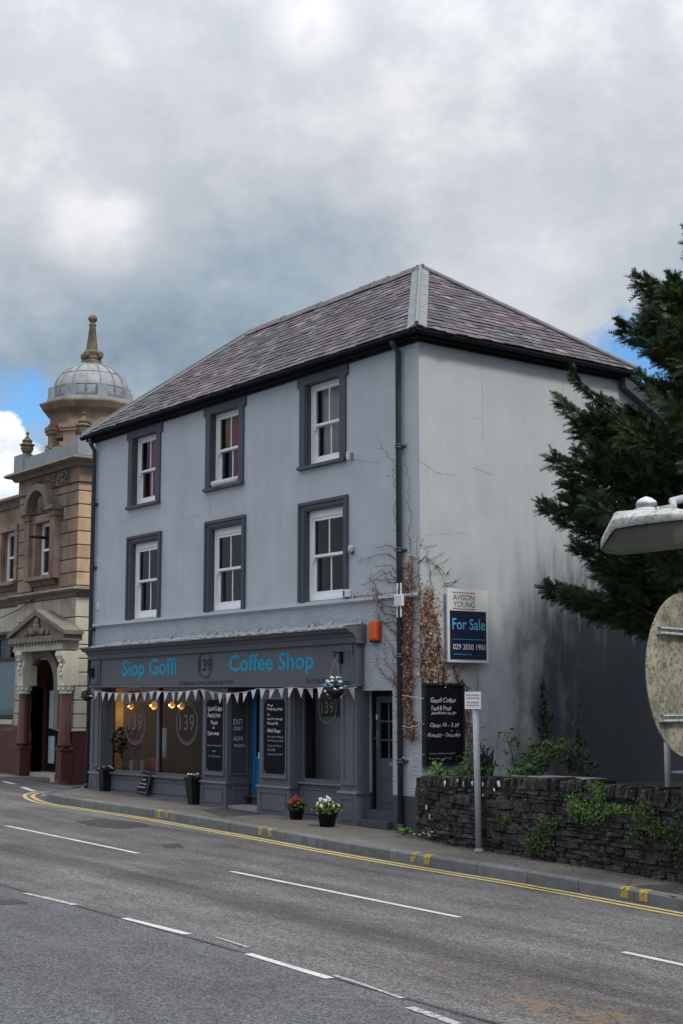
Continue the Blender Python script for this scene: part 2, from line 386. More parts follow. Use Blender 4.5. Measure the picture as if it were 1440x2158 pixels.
pmat('granite_kerb', (0.155, 0.16, 0.17), 0.85, 0.2, 6, 0.006, 60, rnd=0.12, stain=((0.10,0.10,0.105), 6, 0.5, 0.8))
pmat('yellow_paint', (0.52, 0.43, 0.17), 0.75, 0.16, 8, 0.004, 90, speck=((0.14,0.13,0.10), 40, 0.60, 0.66))
pmat('kerb_yellow', (0.42, 0.32, 0.05), 0.75, 0.16, 8, speck=((0.17,0.16,0.14), 16, 0.48, 0.55))
pmat('white_paint', (0.56, 0.56, 0.56), 0.75, 0.16, 6, 0.006, 90, speck=((0.16,0.16,0.16), 40, 0.58, 0.66), stain=((0.36,0.36,0.35), 3, 0.5, 0.75))
pmat('worn_paint', (0.40, 0.40, 0.38), 0.8, 0.15, 6, 0.004, 90, speck=((0.14,0.135,0.13), 30, 0.50, 0.58))
glass('clear_glass'); glass('dim_glass', (0.8, 0.9, 0.9), 1.55, tr=0.55)
emit('bulb_glow', (0.80, 0.36, 0.08), 0.35)
emit('filament', (1.0, 0.62, 0.2), 14.0)
# ------------------------------------------------------------------ ground, road, pavements
GX = -0.0165
def zr(x, y): return GX*x - 0.12 - 0.03*(y+2.6) + 0.004*max(0.0, -(x+10.5))
def zp(x, y=0): return GX*x
def asphalt(name, col, chips, lo, hi, track=0.0, brown=None, rust=None, patchy=0.25, wet=0.0):
    m = bpy.data.materials.new(name); m.use_nodes = True; t = m.node_tree; nd, lk = t.nodes, t.links
    b = nd['Principled BSDF']; b.inputs['Roughness'].default_value = 0.82; b.inputs['Specular IOR Level'].default_value = 0.35
    g = nd.new('ShaderNodeNewGeometry'); pos = g.outputs['Position']
    def noise(sc, det=3, rg=0.5, stretch=(1,1,1), seed=0.0):
        mp = nd.new('ShaderNodeMapping'); lk.new(pos, mp.inputs[0]); mp.inputs['Scale'].default_value = stretch; mp.inputs['Location'].default_value = (seed, seed, 0)
        n = nd.new('ShaderNodeTexNoise'); n.inputs['Scale'].default_value = sc; n.inputs['Detail'].default_value = det; n.inputs['Roughness'].default_value = rg
        lk.new(mp.outputs[0], n.inputs['Vector']); return n.outputs['Fac']
    def mr(v, a, b_, c, d, sm=False):
        n = nd.new('ShaderNodeMapRange'); lk.new(v, n.inputs[0]); n.interpolation_type = 'SMOOTHSTEP' if sm else 'LINEAR'
        for i, x in enumerate((a, b_, c, d)): n.inputs[i+1].default_value = x
        return n.outputs[0]
    def op(o, a, b_):
        n = nd.new('ShaderNodeMath'); n.operation = o
        for i, x in enumerate((a, b_)):
            if isinstance(x, (int, float)): n.inputs[i].default_value = x
            else: lk.new(x, n.inputs[i])
        return n.outputs[0]
    def mix(f, a, b_):
        n = nd.new('ShaderNodeMix'); n.data_type = 'RGBA'; lk.new(f, n.inputs[0])
        for s, x in ((6, a), (7, b_)):
            if isinstance(x, tuple): n.inputs[s].default_value = (*x, 1)
            else: lk.new(x, n.inputs[s])
        return n.outputs[2]
    vor = nd.new('ShaderNodeTexVoronoi'); vor.inputs['Scale'].default_value = chips; lk.new(pos, vor.inputs['Vector'])
    sp = nd.new('ShaderNodeSeparateColor'); lk.new(vor.outputs['Color'], sp.inputs[0])
    chipv = op('MULTIPLY', mr(sp.outputs[0], 0, 1, lo, hi), mr(vor.outputs['Distance'], 0.2, 0.75, 1.12, 0.62))
    k = op('MULTIPLY', chipv, mr(noise(0.35, 6, 0.6), 0.3, 0.7, 1-patchy, 1+patchy))
    k = op('MULTIPLY', k, mr(noise(2.2, 6, 0.65, (0.35, 1, 1), 4), 0.3, 0.7, 0.78, 1.20))
    if track: k = op('MULTIPLY', k, mr(noise(1.0, 4, 0.6, (0.07, 1.1, 1), 2), 0.32, 0.68, 1-track, 1+track))
    sc = nd.new('ShaderNodeVectorMath'); sc.operation = 'SCALE'; sc.inputs[0].default_value = col; lk.new(k, sc.inputs['Scale'])
    base = sc.outputs[0]
    sx = nd.new('ShaderNodeSeparateXYZ'); lk.new(pos, sx.inputs[0])
    if brown:
        y0, y1, c = brown
        w = op('ADD', sx.outputs[1], mr(noise(0.8, 4), 0, 1, -0.5, 0.5))
        f = op('MULTIPLY', mr(w, y0, y0+0.9, 0, 1, True), mr(w, y1-0.9, y1, 1, 0, True))
        f = op('MULTIPLY', f, mr(noise(1.3, 5), 0.35, 0.65, 0.15, 0.75))
        ml = nd.new('ShaderNodeVectorMath'); ml.operation = 'SCALE'; ml.inputs[0].default_value = c; lk.new(k, ml.inputs['Scale'])
        base = mix(f, base, ml.outputs[0])
    if rust:
        for (x, y, rad, c) in rust:
            d = nd.new('ShaderNodeVectorMath'); d.operation = 'DISTANCE'
            fl = nd.new('ShaderNodeCombineXYZ'); lk.new(op('MULTIPLY', sx.outputs[0], 0.55), fl.inputs[0]); lk.new(sx.outputs[1], fl.inputs[1])
            lk.new(fl.outputs[0], d.inputs[0]); d.inputs[1].default_value = (x*0.55, y, 0)
            f = op('MULTIPLY', mr(d.outputs['Value'], 0, rad, 1, 0, True), mr(noise(5.5, 6, 0.7, (1,1,1), 8), 0.50, 0.62, 0, 1))
            base = mix(f, base, c)
    lk.new(base, b.inputs['Base Color'])
    bn = nd.new('ShaderNodeBump'); bn.inputs['Distance'].default_value = 0.006; bn.inputs['Strength'].default_value = 0.9
    lk.new(chipv, bn.inputs['Height']); lk.new(bn.outputs[0], b.inputs['Normal'])
    M[name] = m
asphalt('road_asphalt', (0.120, 0.119, 0.123), 52, 0.48, 1.55, track=0.42, brown=(-8.0, -6.2, (0.132, 0.122, 0.112)),
        rust=((10.1, -7.0, 0.75, (0.20, 0.12, 0.062)), (8.7, -6.6, 0.5, (0.16,0.11,0.07)), (7.6, -8.3, 0.3, (0.04,0.04,0.045))))
asphalt('forecourt_asphalt', (0.103, 0.107, 0.117), 56, 0.48, 1.55, patchy=0.12, rust=((8.0, -8.35, 0.35, (0.045,0.045,0.048)), (8.8, -8.1, 0.25, (0.045,0.045,0.045))))
asphalt('pavement_asphalt', (0.160, 0.150, 0.138), 85, 0.6, 1.35, patchy=0.28)
asphalt('patch_asphalt', (0.062, 0.062, 0.066), 70, 0.5, 1.5, patchy=0.25)
asphalt('patch_pale', (0.175, 0.165, 0.155), 80, 0.6, 1.3, patchy=0.2)
pmat('brown_pavers', (0.21, 0.17, 0.14), 0.9, 0.15, 3, 0.006, 50, rnd=0.12)
pmat('field', (0.07, 0.08, 0.05), 0.95, 0.3, 0.2)

structure(MB().quad((-900,-900,-4.5),(900,-900,-4.5),(900,900,-4.5),(-900,900,-4.5)).build('ground', 'field'))
def sheet(name, mat, xs, ys, zf, parent=None):
    vs = [(x, y, zf(x, y)) for y in ys for x in xs]; n = len(xs)
    fs = [(j*n+i, j*n+i+1, (j+1)*n+i+1, (j+1)*n+i) for j in range(len(ys)-1) for i in range(n-1)]
    return build(vs, fs, name, mat, parent)
def rng(a, b, n): return [a+(b-a)*i/n for i in range(n+1)]
road = structure(sheet('road', 'road_asphalt', rng(-70, -10.5, 40)+rng(-10.5, 50, 40)[1:], rng(-7.77, 60, 60), zr))
fore = structure(sheet('forecourt', 'forecourt_asphalt', rng(-70, -10.5, 40)+rng(-10.5, 50, 40)[1:], rng(-60, -7.77, 40), zr))
# low joint lip of the newer surface
fore_lip = structure(sheet('road_seam', 'patch_asphalt', rng(-20, 30, 100), [-7.80, -7.755], lambda x, y: zr(x, y)+0.004+0.002*math.sin(x*7)))

def strip(name, pts, w, mat, parent, dz=0.005, jit=0.0, zf=zr):
    """a painted band of width w along pts, a few mm above the surface"""
    P = [Vector((p[0], p[1], 0)) for p in pts]; Q = []
    for a, b in zip(P[:-1], P[1:]):
        n = max(1, int((b-a).length/0.25))
        Q += [a.lerp(b, i/n) for i in range(n)]
    Q.append(P[-1]); vs = []
    for i, q in enumerate(Q):
        d = (Q[min(i+1, len(Q)-1)]-Q[max(i-1, 0)]).normalized(); nrm_ = Vector((-d.y, d.x, 0))
        for s in (1, -1):
            r = q+nrm_*(s*(w/2+R_.uniform(-jit, jit))); vs.append((r.x, r.y, zf(r.x, r.y)+dz))
    return build(vs, [(2*i+1, 2*i+3, 2*i+2, 2*i) for i in range(len(Q)-1)], name, mat, parent)
def G(px, py): 
    p = onS(px, py, zr); return (p.x, p.y)
# kerb foot line, left to right
KF = [G(120,1694), G(320,1724), G(520,1759), G(720,1796), G(900,1827), G(1080,1856), G(1260,1888), G(1440,1921)]
kx0, ky0 = KF[0]
dxe = (KF[-1][0]-KF[-3][0]); dye = (KF[-1][1]-KF[-3][1])
KF = [(-12.2, 9.0), (-12.2, 3.0), (-12.25, 1.6), G(135,1668.5), G(104,1671), G(86,1675), G(84,1680), G(97,1687)] + KF + [(KF[-1][0]+dxe*3, KF[-1][1]+dye*3)]
def dense(pts, step):
    Q = []
    for a, b in zip(pts[:-1], pts[1:]):
        a = Vector((*a, 0)); b = Vector((*b, 0)); n = max(1, round((b-a).length/step))
        Q += [a.lerp(b, i/n) for i in range(n)]
    Q.append(Vector((*pts[-1], 0))); return Q
def smoothed(Q, k=3):
    for _ in range(k): Q = [Q[0]]+[(Q[i-1]+Q[i]*2+Q[i+1])/4 for i in range(1, len(Q)-1)]+[Q[-1]]
    return Q
KQ = smoothed(dense(KF, 0.15), 6)
def kerb_h(x): return (1.0 if x < 7.3 else max(0.2, 1-(x-7.3)/0.9*0.8)) if x > -10.2 else max(0.22, 1+(x+10.2)/1.2)
def ztop(x, y): return zr(x, y)+(zp(x, y)-zr(x, y))*kerb_h(x)
def norm_at(Q, i):
    d = (Q[min(i+1, len(Q)-1)]-Q[max(i-1, 0)]).normalized(); return Vector((-d.y, d.x, 0))
pave = []
# the pavement: from kerb back to the house fronts and the wall foot
WALLF = [(0.12,-0.20),(1.1,-0.58),(2.4,-0.78),(4.0,-0.90),(6.0,-1.05),(9.0,-1.25),(16.0,-1.7)]
def wall_y(x):
    for (a, b), (c, d) in zip(WALLF[:-1], WALLF[1:]):
        if a <= x <= c: return b+(d-b)*(x-a)/(c-a)
    return 0.3 if x < 0.12 else -1.7
bk_ = []
for i, q in enumerate(KQ):
    r = q+norm_at(KQ, i)*0.13
    if q.x < -11.2 and q.y > -0.25: back_pt = (-11.0, max(q.y, 0.3))
    else:
        X = max(min(r.x, 16), -11.0); back_pt = (X, (wall_y(X)+0.25) if X > 0.12 else 0.6)
    bk_.append(back_pt)
vs = []; fs = []
NS = 6
for i, q in enumerate(KQ):
    r = q+norm_at(KQ, i)*0.125
    for j in range(NS+1):
        x = r.x+(bk_[i][0]-r.x)*j/NS; y = r.y+(bk_[i][1]-r.y)*j/NS
        zz = zp(x, y)*(1-0)+(ztop(q.x, q.y)-zp(q.x, q.y))*max(0, 1-j/3.0)
        vs.append((x, y, zz))
for i in range(len(KQ)-1):
    for j in range(NS): fs.append((i*(NS+1)+j, (i+1)*(NS+1)+j, (i+1)*(NS+1)+j+1, i*(NS+1)+j+1))
pavement = structure(recalc(build(vs, fs, 'pavement', 'pavement_asphalt')))
# kerb: separate stones
kerb = structure(bpy.data.objects.new('kerb', None)); COL.objects.link(kerb); WL[kerb.name] = Vector((0,-2,0)); kerb.location = (0,-2,0)
acc = 0.0; start = 0
lens = [0.0]
for i in range(1, len(KQ)): lens.append(lens[-1]+(KQ[i]-KQ[i-1]).length)
def kpt(s):
    s = max(0, min(lens[-1]-1e-4, s))
    for i in range(1, len(lens)):
        if lens[i] >= s:
            t = (s-lens[i-1])/(lens[i]-lens[i-1]); return KQ[i-1].lerp(KQ[i], t), norm_at(KQ, i)
s = 0.0; yellow_stones = []
while s < lens[-1]-0.2:
    ln = 0.915 if s > 11.5 else 0.6
    p0 = kpt(s)[0]
    if p0.x > 13: break
    mb = MB(); prof_n = 5; secs = []
    for t in rng(s+0.006, s+ln-0.006, 3):
        p, n_ = kpt(t); n_.z = 0
        zb = zr(p.x, p.y)-0.05; zt = ztop(p.x, p.y)+0.006
        secs.append([(p, zb), (p+n_*0.004, zt-0.022), (p+n_*0.022, zt), (p+n_*0.13, zt+0.001), (p+n_*0.13, zb)])
    vs = [(q.x, q.y, z) for sec in secs for q, z in sec]
    fs = [(i*5+k, (i+1)*5+k, (i+1)*5+k+1, i*5+k+1) for i in range(3) for k in range(4)]+[(4,3,2,1,0), (15,16,17,18,19)]
    recalc(build(vs, fs, 'kerb_stone', 'granite_kerb', kerb)); s += ln
# yellow kerb marks, in pairs, wrapped over the kerb's face and top
def kerb_mark(px, py, w=0.13):
    gx_, gy_ = G(px, py); i = min(range(len(KQ)), key=lambda k: (KQ[k]-Vector((gx_, gy_, 0))).length)
    vs = []
    for t in (lens[i]-w/2, lens[i]+w/2):
        p, n_ = kpt(t); zt = ztop(p.x, p.y)+0.006; o = -n_*0.003
        for q, z in ((p+o, zr(p.x, p.y)+0.03), (p+n_*0.001, zt-0.021), (p+n_*0.021, zt+0.003), (p+n_*0.13, zt+0.004)): vs.append((q.x, q.y, z))
    build(vs, [(0,4,5,1),(1,5,6,2),(2,6,7,3)], 'yellow_kerb_mark', 'kerb_yellow', kerb)
for px, py in ((339,1727),(357,1730),(546,1764),(566,1768),(879,1823),(900,1827),(1325,1900),(1355,1905)): kerb_mark(px, py)
# double yellow lines follow the kerb
for off, nm in ((0.14, 'yellow_line'), (0.31, 'yellow_line')):
    pts = []
    for i, q in enumerate(KQ):
        if q.y > 1.3 and q.x < -11: continue
        r = q-norm_at(KQ, i)*(off+ (0.02 if q.x < -9 else 0)); pts.append((r.x, r.y))
    strip(nm, pts, 0.078, 'yellow_paint', road, 0.005, 0.004)
# long white centre-line dashes
for a, b in (((15,1741),(292,1799)), ((488,1837),(970,1934)), ((1313,2007),(1620,2073))):
    strip('lane_dash', [G(*a), G(*b)], 0.085, 'white_paint', road, 0.005, 0.004)
# short dashes along the edge of the forecourt
for a, b, m_ in (((52,1883),(160,1908),'worn_paint'), ((262,1936),(397,1970),'white_paint'), ((523,2011),(695,2063),'white_paint'), ((865,2124),(965,2160),'worn_paint')):
    strip('edge_dash', [G(*a), G(*b)], 0.085, m_, fore, 0.006, 0.006)
strip('edge_dash', [G(455,1976), G(525,1998)], 0.035, 'worn_paint', road, 0.006, 0.008)
strip('edge_dash', [G(705,2056), G(850,2105)], 0.05, 'worn_paint', road, 0.006, 0.012)
# give-way marks across the side street
for a, b in (((8,1647),(32,1653)), ((48,1659),(72,1668)), ((-40,1635),(-14,1641))):
    strip('give_way_dash', [G(*a), G(*b)], 0.14, 'white_paint', road, 0.005, 0.004)
# repairs in the road and pavement
def patch(name, corners, mat, parent, zf, dz=0.004):
    vs = [(x, y, zf(x, y)+dz) for x, y in corners]; return build(vs, [tuple(range(len(vs)))], name, mat, parent)
patch('road_patch', [G(160,1732), G(215,1726), G(300,1734), G(318,1741), G(255,1747), G(190,1741)], 'patch_asphalt', road, zr)
patch('road_patch', [G(-40,1900), G(40,1897), G(60,1903), G(0,1908)], 'patch_asphalt', fore, zr)
patch('road_patch', [G(340,1780), G(380,1778), G(388,1786), G(350,1788)], 'patch_asphalt', road, zr)
def GP(px, py):
    p = onS(px, py, zp); return (p.x, p.y)
patch('pavement_patch', [GP(190,1671), GP(275,1675), GP(262,1684), GP(170,1680)], 'patch_pale', pavement, zp)
patch('pavement_patch', [GP(420,1706), GP(530,1702), GP(560,1716), GP(470,1722)], 'patch_asphalt', pavement, zp)
patch('pavement_patch', [GP(1330,1868), GP(1440,1862), GP(1500,1893), GP(1420,1890)], 'patch_asphalt', pavement, zp)
strip('pavement_joint', [GP(760,1769), GP(845,1762)], 0.018, 'patch_asphalt', pavement, 0.004, 0.003, zp)
strip('pavement_joint', [GP(1330,1858), GP(1310,1878)], 0.018, 'patch_asphalt', pavement, 0.004, 0.003, zp)
# ------------------------------------------------------------------ the coffee shop
XL, ZE = -11.2, 7.80            # left corner, wall head
shop = thing('coffee_shop', 'grey rendered three storey corner coffee shop with hipped slate roof and bunting', 'shop', (-5.6, 2.3, 0))
def sheet_holes(mb, x0, x1, z0, z1, holes, y, depth):
    xs = sorted({x0, x1, *[h[0] for h in holes], *[h[1] for h in holes]}); xs = [x for x in xs if x0 <= x <= x1]
    zs = sorted({z0, z1, *[h[2] for h in holes], *[h[3] for h in holes]}); zs = [z for z in zs if z0 <= z <= z1]
    inh = lambda x, z: any(h[0] < x < h[1] and h[2] < z < h[3] for h in holes)
    for a, b in zip(xs[:-1], xs[1:]):
        for c, d in zip(zs[:-1], zs[1:]):
            if not inh((a+b)/2, (c+d)/2): mb.quad((a,y,c),(b,y,c),(b,y,d),(a,y,d))
    for a, b, c, d in holes:
        c = max(c, z0); d = min(d, z1); a = max(a, x0); b = min(b, x1)
        if c >= d: continue
        y1 = y+depth
        mb.quad((a,y,c),(a,y,d),(a,y1,d),(a,y1,c)); mb.quad((b,y,d),(b,y,c),(b,y1,c),(b,y1,d))
        if d < z1: mb.quad((a,y,d),(b,y,d),(b,y1,d),(a,y1,d))
        if c > z0: mb.quad((a,y,c),(a,y1,c),(b,y1,c),(b,y,c))
    return mb
W2 = [(-9.44,-8.42), (-6.30,-5.28), (-3.11,-2.09)]; Z2 = (6.11, 7.57)
W1 = [(-9.39,-8.31), (-6.25,-5.17), (-3.10,-2.01)]; Z1 = (3.725, 5.31)
holes = [(a, b, *Z2) for a, b in W2]+[(a, b, *Z1) for a, b in W1]
sheet_holes(MB(), XL, 0, 3.70, ZE, holes, 0.0, 0.24).build('front_wall', 'render_paint', shop)
SHOP_H = (-10.98, -1.53, -0.3, 2.80)
DOOR_H = (-1.50, -0.71, -0.3, 2.185)
sheet_holes(MB(), XL, 0, -0.3, 3.66, [SHOP_H, DOOR_H], 0.0, 0.32).build('front_wall', 'roughcast', shop)
def shade_stain(m):
    """yew shade painted into the wall colour, mixed with algal mottling, with ragged dripping edges"""
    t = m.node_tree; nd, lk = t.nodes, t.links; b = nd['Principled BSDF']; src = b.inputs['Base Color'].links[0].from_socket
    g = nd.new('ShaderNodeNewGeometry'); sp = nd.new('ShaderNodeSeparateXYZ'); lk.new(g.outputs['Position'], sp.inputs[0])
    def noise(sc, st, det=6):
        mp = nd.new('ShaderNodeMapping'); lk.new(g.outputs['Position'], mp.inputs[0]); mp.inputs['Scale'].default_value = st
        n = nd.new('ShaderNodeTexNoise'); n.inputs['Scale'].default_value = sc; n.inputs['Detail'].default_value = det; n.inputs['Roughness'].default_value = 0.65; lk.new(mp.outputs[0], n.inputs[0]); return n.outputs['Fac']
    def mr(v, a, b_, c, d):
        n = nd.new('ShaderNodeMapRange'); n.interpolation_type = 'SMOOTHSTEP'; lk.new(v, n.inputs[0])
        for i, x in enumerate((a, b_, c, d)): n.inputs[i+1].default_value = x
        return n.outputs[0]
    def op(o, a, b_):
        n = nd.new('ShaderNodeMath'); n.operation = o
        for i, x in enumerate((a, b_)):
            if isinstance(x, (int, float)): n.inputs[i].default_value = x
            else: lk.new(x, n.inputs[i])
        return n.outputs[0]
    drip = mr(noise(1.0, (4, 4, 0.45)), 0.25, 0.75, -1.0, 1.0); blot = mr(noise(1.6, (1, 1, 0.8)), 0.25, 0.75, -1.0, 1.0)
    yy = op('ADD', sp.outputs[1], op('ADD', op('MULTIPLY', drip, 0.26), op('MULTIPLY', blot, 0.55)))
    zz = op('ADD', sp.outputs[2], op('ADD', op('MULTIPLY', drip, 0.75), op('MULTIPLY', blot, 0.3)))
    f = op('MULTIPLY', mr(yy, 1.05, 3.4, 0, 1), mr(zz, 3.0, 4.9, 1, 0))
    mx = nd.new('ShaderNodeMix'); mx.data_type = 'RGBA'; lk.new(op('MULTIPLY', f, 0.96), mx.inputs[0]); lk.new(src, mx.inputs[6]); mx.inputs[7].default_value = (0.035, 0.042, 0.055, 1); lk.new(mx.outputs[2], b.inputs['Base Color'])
shade_stain(M['side_paint'])  # darkens the lower wall with painted yew shade plus algal blotches
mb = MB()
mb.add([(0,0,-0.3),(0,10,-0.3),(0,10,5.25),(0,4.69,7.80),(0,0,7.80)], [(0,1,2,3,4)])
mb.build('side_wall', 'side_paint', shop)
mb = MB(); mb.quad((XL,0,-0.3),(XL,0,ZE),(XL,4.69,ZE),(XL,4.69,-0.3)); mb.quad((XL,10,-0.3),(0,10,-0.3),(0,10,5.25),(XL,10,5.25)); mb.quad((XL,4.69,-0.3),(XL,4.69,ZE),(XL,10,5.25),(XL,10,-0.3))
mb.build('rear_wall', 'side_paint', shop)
MB().box(-0.705, 0.012, -0.014, 0.05, -0.25, 0.55).build('plinth', 'plinth_paint', shop)
mb = MB(); mb.prism([(0,3.70),(-0.06,3.70),(-0.065,3.655),(-0.045,3.64),(0,3.62)], 'x', XL, -0.0); mb.build('string_course', 'render_paint', shop)
MB().box(-11.2, -0.05, 0.31, 4.6, 2.86, 2.98).build('floor_slab', 'dark_room', shop)
MB().box(-11.15, -0.05, 0.31, 4.6, 5.62, 5.74).build('floor_slab', 'dark_room', shop)
MB().quad((-11.15,1.9,2.98),(-0.05,1.9,2.98),(-0.05,1.9,7.8),(-11.15,1.9,7.8)).build('partition', 'dark_room', shop)

# hairline cracks in the render
def crack(pts, side):
    P_ = []
    for (a, b), (c, d) in zip(pts[:-1], pts[1:]):
        n = max(2, int(math.hypot(c-a, d-b)/7))
        P_ += [(a+(c-a)*i/n+R_.gauss(0,1.0), b+(d-b)*i/n+R_.gauss(0,0.8)) for i in range(n)]
    P_.append(pts[-1]); vs = []
    for i, (a, b) in enumerate(P_):
        w = 0.0045*R_.uniform(0.4, 1.3)
        if side: q = onX(a, b, 0.003); vs += [(q.x, q.y-w, q.z-w*.5), (q.x, q.y+w, q.z+w*.5)]
        else: q = onY(a, b, -0.003); vs += [(q.x-w, q.y, q.z-w), (q.x+w, q.y, q.z+w)]
    build(vs, [(2*i, 2*i+1, 2*i+3, 2*i+2) for i in range(len(P_)-1)], 'crack', 'crack_grey', shop)
for pts in ([(1016,745),(1018,830),(1016,870),(1020,930)], [(960,886),(985,883),(1015,879)], [(880,968),(905,985),(925,998),(960,1000),(1000,985),(1040,1000)], [(1186,795),(1188,850)], [(890,1128),(930,1126),(985,1124)]): crack(pts, 1)
for pts in ([(340,1070),(300,1085),(255,1100)], [(440,1050),(446,1090)], [(370,1088),(395,1096),(420,1085)], [(745,968),(800,975)]): crack(pts, 0)
# ---- sash windows
def sash_window(x0, x1, z0, z1, upper):
    w = thing('window', None, None, ((x0+x1)/2, 0, z0)); w.parent = shop; w.location = Vector(((x0+x1)/2, 0, z0))-WL[shop.name]
    d = 0.105 if upper else 0.075
    s = MB()
    if upper:
        a, b = x0-0.17, x1+0.17
        for xa, xb in ((a, x0), (x1, b)): s.box(xa, xb, -0.032, 0.004, z0, z1-0.06)
        s.prism([(a,z1-0.06),(a-0.07,z1-0.02),(a-0.07,ZE-0.02),(b+0.07,ZE-0.02),(b+0.07,z1-0.02),(b,z1-0.06),(x1,z1-0.06),(x1,z1),(x0,z1),(x0,z1-0.06)], 'y', -0.036, 0.006)
    else:
        a, b, t = x0-0.185, x1+0.15, z1+0.155
        s.prism([(a,z0),(a,t),(b,t),(b,z0),(b-0.055,z0),(b-0.055,t-0.055),(a+0.055,t-0.055),(a+0.055,z0)], 'y', -0.055, 0.004)
        s.prism([(a+0.055,z0),(a+0.055,t-0.055),(b-0.055,t-0.055),(b-0.055,z0),(x1+0.03,z0),(x1+0.03,z1+0.03),(x0-0.03,z1+0.03),(x0-0.03,z0)], 'y', -0.030, 0.004)
        s.prism([(x0-0.03,z0),(x0-0.03,z1+0.03),(x1+0.03,z1+0.03),(x1+0.03,z0),(x1,z0),(x1,z1),(x0,z1),(x0,z0)], 'y', -0.014, 0.004)
    # painted reveal
    s.box(x0, x0+0.004, 0.006, d, z0, z1); s.box(x1-0.004, x1, 0.006, d, z0, z1); s.box(x0+0.004, x1-0.004, 0.006, d, z1-0.004, z1)
    recalc(s.build('surround', 'trim_paint', w))
    if upper:
        MB().prism([(d+0.02,z0+0.015),(-0.075,z0),(-0.08,z0-0.055),(0.0,z0-0.062),(d+0.02,z0-0.062)], 'x', x0-0.185, x1+0.185).build('sill', 'trim_paint', w)
    f = MB(); j = 0.055; hd = 0.06 if upper else 0.12; zs = z0+0.018
    X0, X1 = x0+0.006, x1-0.006
    f.box(X0, X0+j, d, d+0.12, zs, z1-0.004); f.box(X1-j, X1, d, d+0.12, zs, z1-0.004)
    f.box(X0+j, X1-j, d+0.004, d+0.12, z1-hd, z1-0.004); f.box(X0+j, X1-j, d+0.002, d+0.12, zs, zs+0.05)
    f.build('frame', 'white_upvc', w)
    zm = z0+(z1-z0)*0.50
    for (za, zb, yy, br) in ((zm-0.02, z1-hd, d+0.025, 0.045), (zs+0.05, zm+0.02, d+0.068, 0.11)):
        sb = MB(); st = 0.05; xa, xb = X0+j+0.002, X1-j-0.002; xm = (xa+xb)/2
        top = 0.05 if za < zm-0.1 else 0.055
        sb.box(xa, xa+st, yy, yy+0.04, za, zb); sb.box(xb-st, xb, yy, yy+0.04, za, zb)
        sb.box(xa+st, xb-st, yy, yy+0.04, za, za+br); sb.box(xa+st, xb-st, yy, yy+0.04, zb-top, zb)
        sb.box(xm-0.012, xm+0.012, yy+0.004, yy+0.036, za+br, zb-top)
        if za > z0+0.3:
            for xh in (xa, xb-st): sb.prism([(xh,za),(xh+st,za),(xh+st-0.012,za-0.07),(xh+0.012,za-0.07)], 'y', yy, yy+0.04)
        sb.build('sash', 'white_upvc', w)
        for pa, pb in ((xa+st, xm-0.012), (xm+0.012, xb-st)):
            MB().quad((pa,yy+0.02,za+br),(pb,yy+0.02,za+br),(pb,yy+0.02,zb-top),(pa,yy+0.02,zb-top)).build('pane', 'clear_glass', w)
    return w
for a, b in W2: sash_window(a, b, *Z2, True)
for a, b in W1: sash_window(a, b, *Z1, False)

# ---- curtains and blind behind the top windows (separate things)
def curtain(name, label, x0, x1, z0, z1, y, mat, folds, amp=0.03):
    n = folds*8; vs = []
    for k in range(n+1):
        t = k/n; x = x0+(x1-x0)*t; yy = y+amp*math.sin(t*folds*2*math.pi)+0.012*math.sin(t*17)
        vs += [(x, yy, z0), (x, yy, z1), ]
    o = build(vs, [(2*k, 2*k+2, 2*k+3, 2*k+1) for k in range(n)], name, mat, None, True)
    sm = o.modifiers.new('thickness', 'SOLIDIFY'); sm.thickness = 0.006
    return tag(o, label, 'curtain')
curtain('curtain', 'red curtain drawn inside the top left window', -9.25, -8.42, 5.9, 7.75, 0.29, M['red_cloth'], 5, 0.02)
curtain('curtain', 'red curtain drawn inside the middle top window', -5.98, -5.28, 5.9, 7.75, 0.29, M['red_cloth'], 5, 0.02)
curtain('curtain', 'amber curtain edge inside the middle top window', -6.34, -6.0, 6.95, 7.75, 0.285, M['amber_cloth'], 2, 0.02)
curtain('curtain', 'white curtain drawn inside the top right window by the downpipe', -2.98, -2.1, 5.9, 7.75, 0.285, M['white_cloth'], 3, 0.012)

# ---- roof
EO = 0.22; ZR = 7.91; RY = 2.345; ZT = 10.06; RX0, RX1 = -8.5, -2.74
A0, A1 = Vector((XL-EO, -EO, ZR)), Vector((EO, -EO, ZR)); B0, B1 = Vector((RX0, RY, ZT)), Vector((RX1, RY, ZT))
C1, C0 = Vector((EO, 4.69+EO, ZR)), Vector((XL-EO, 4.69+EO, ZR))
mb = MB(); mb.add([A0, A1, C1, C0, B0, B1], [(0,1,5,4), (1,2,5), (2,3,4,5), (3,0,4), (3,2,1,0)])
roof = mb.build('roof', 'black_trim', shop)
mb = MB()   # rear slope running down behind
mb.add([(XL-0.1,4.6,7.93),(0.16,4.6,7.93),(0.16,10.2,5.25),(XL-0.1,10.2,5.25),(XL-0.1,4.6,7.82),(0.16,4.6,7.82),(0.16,10.2,5.14),(XL-0.1,10.2,5.14)], [(0,1,2,3),(4,7,6,5),(0,4,5,1),(1,5,6,2),(2,6,7,3),(3,7,4,0)])
mb.build('rear_roof', 'black_trim', shop)
mb = MB(); mb.add([(0.005,4.66,7.78),(0.17,4.66,7.78),(0.17,10.2,5.12),(0.005,10.2,5.12),(0.005,4.66,7.58),(0.17,4.66,7.58),(0.17,10.2,4.92),(0.005,10.2,4.92)], [(0,1,2,3),(4,7,6,5),(0,4,5,1),(1,5,6,2),(2,6,7,3),(3,7,4,0)])
mb.build('bargeboard', 'trim_paint', shop)
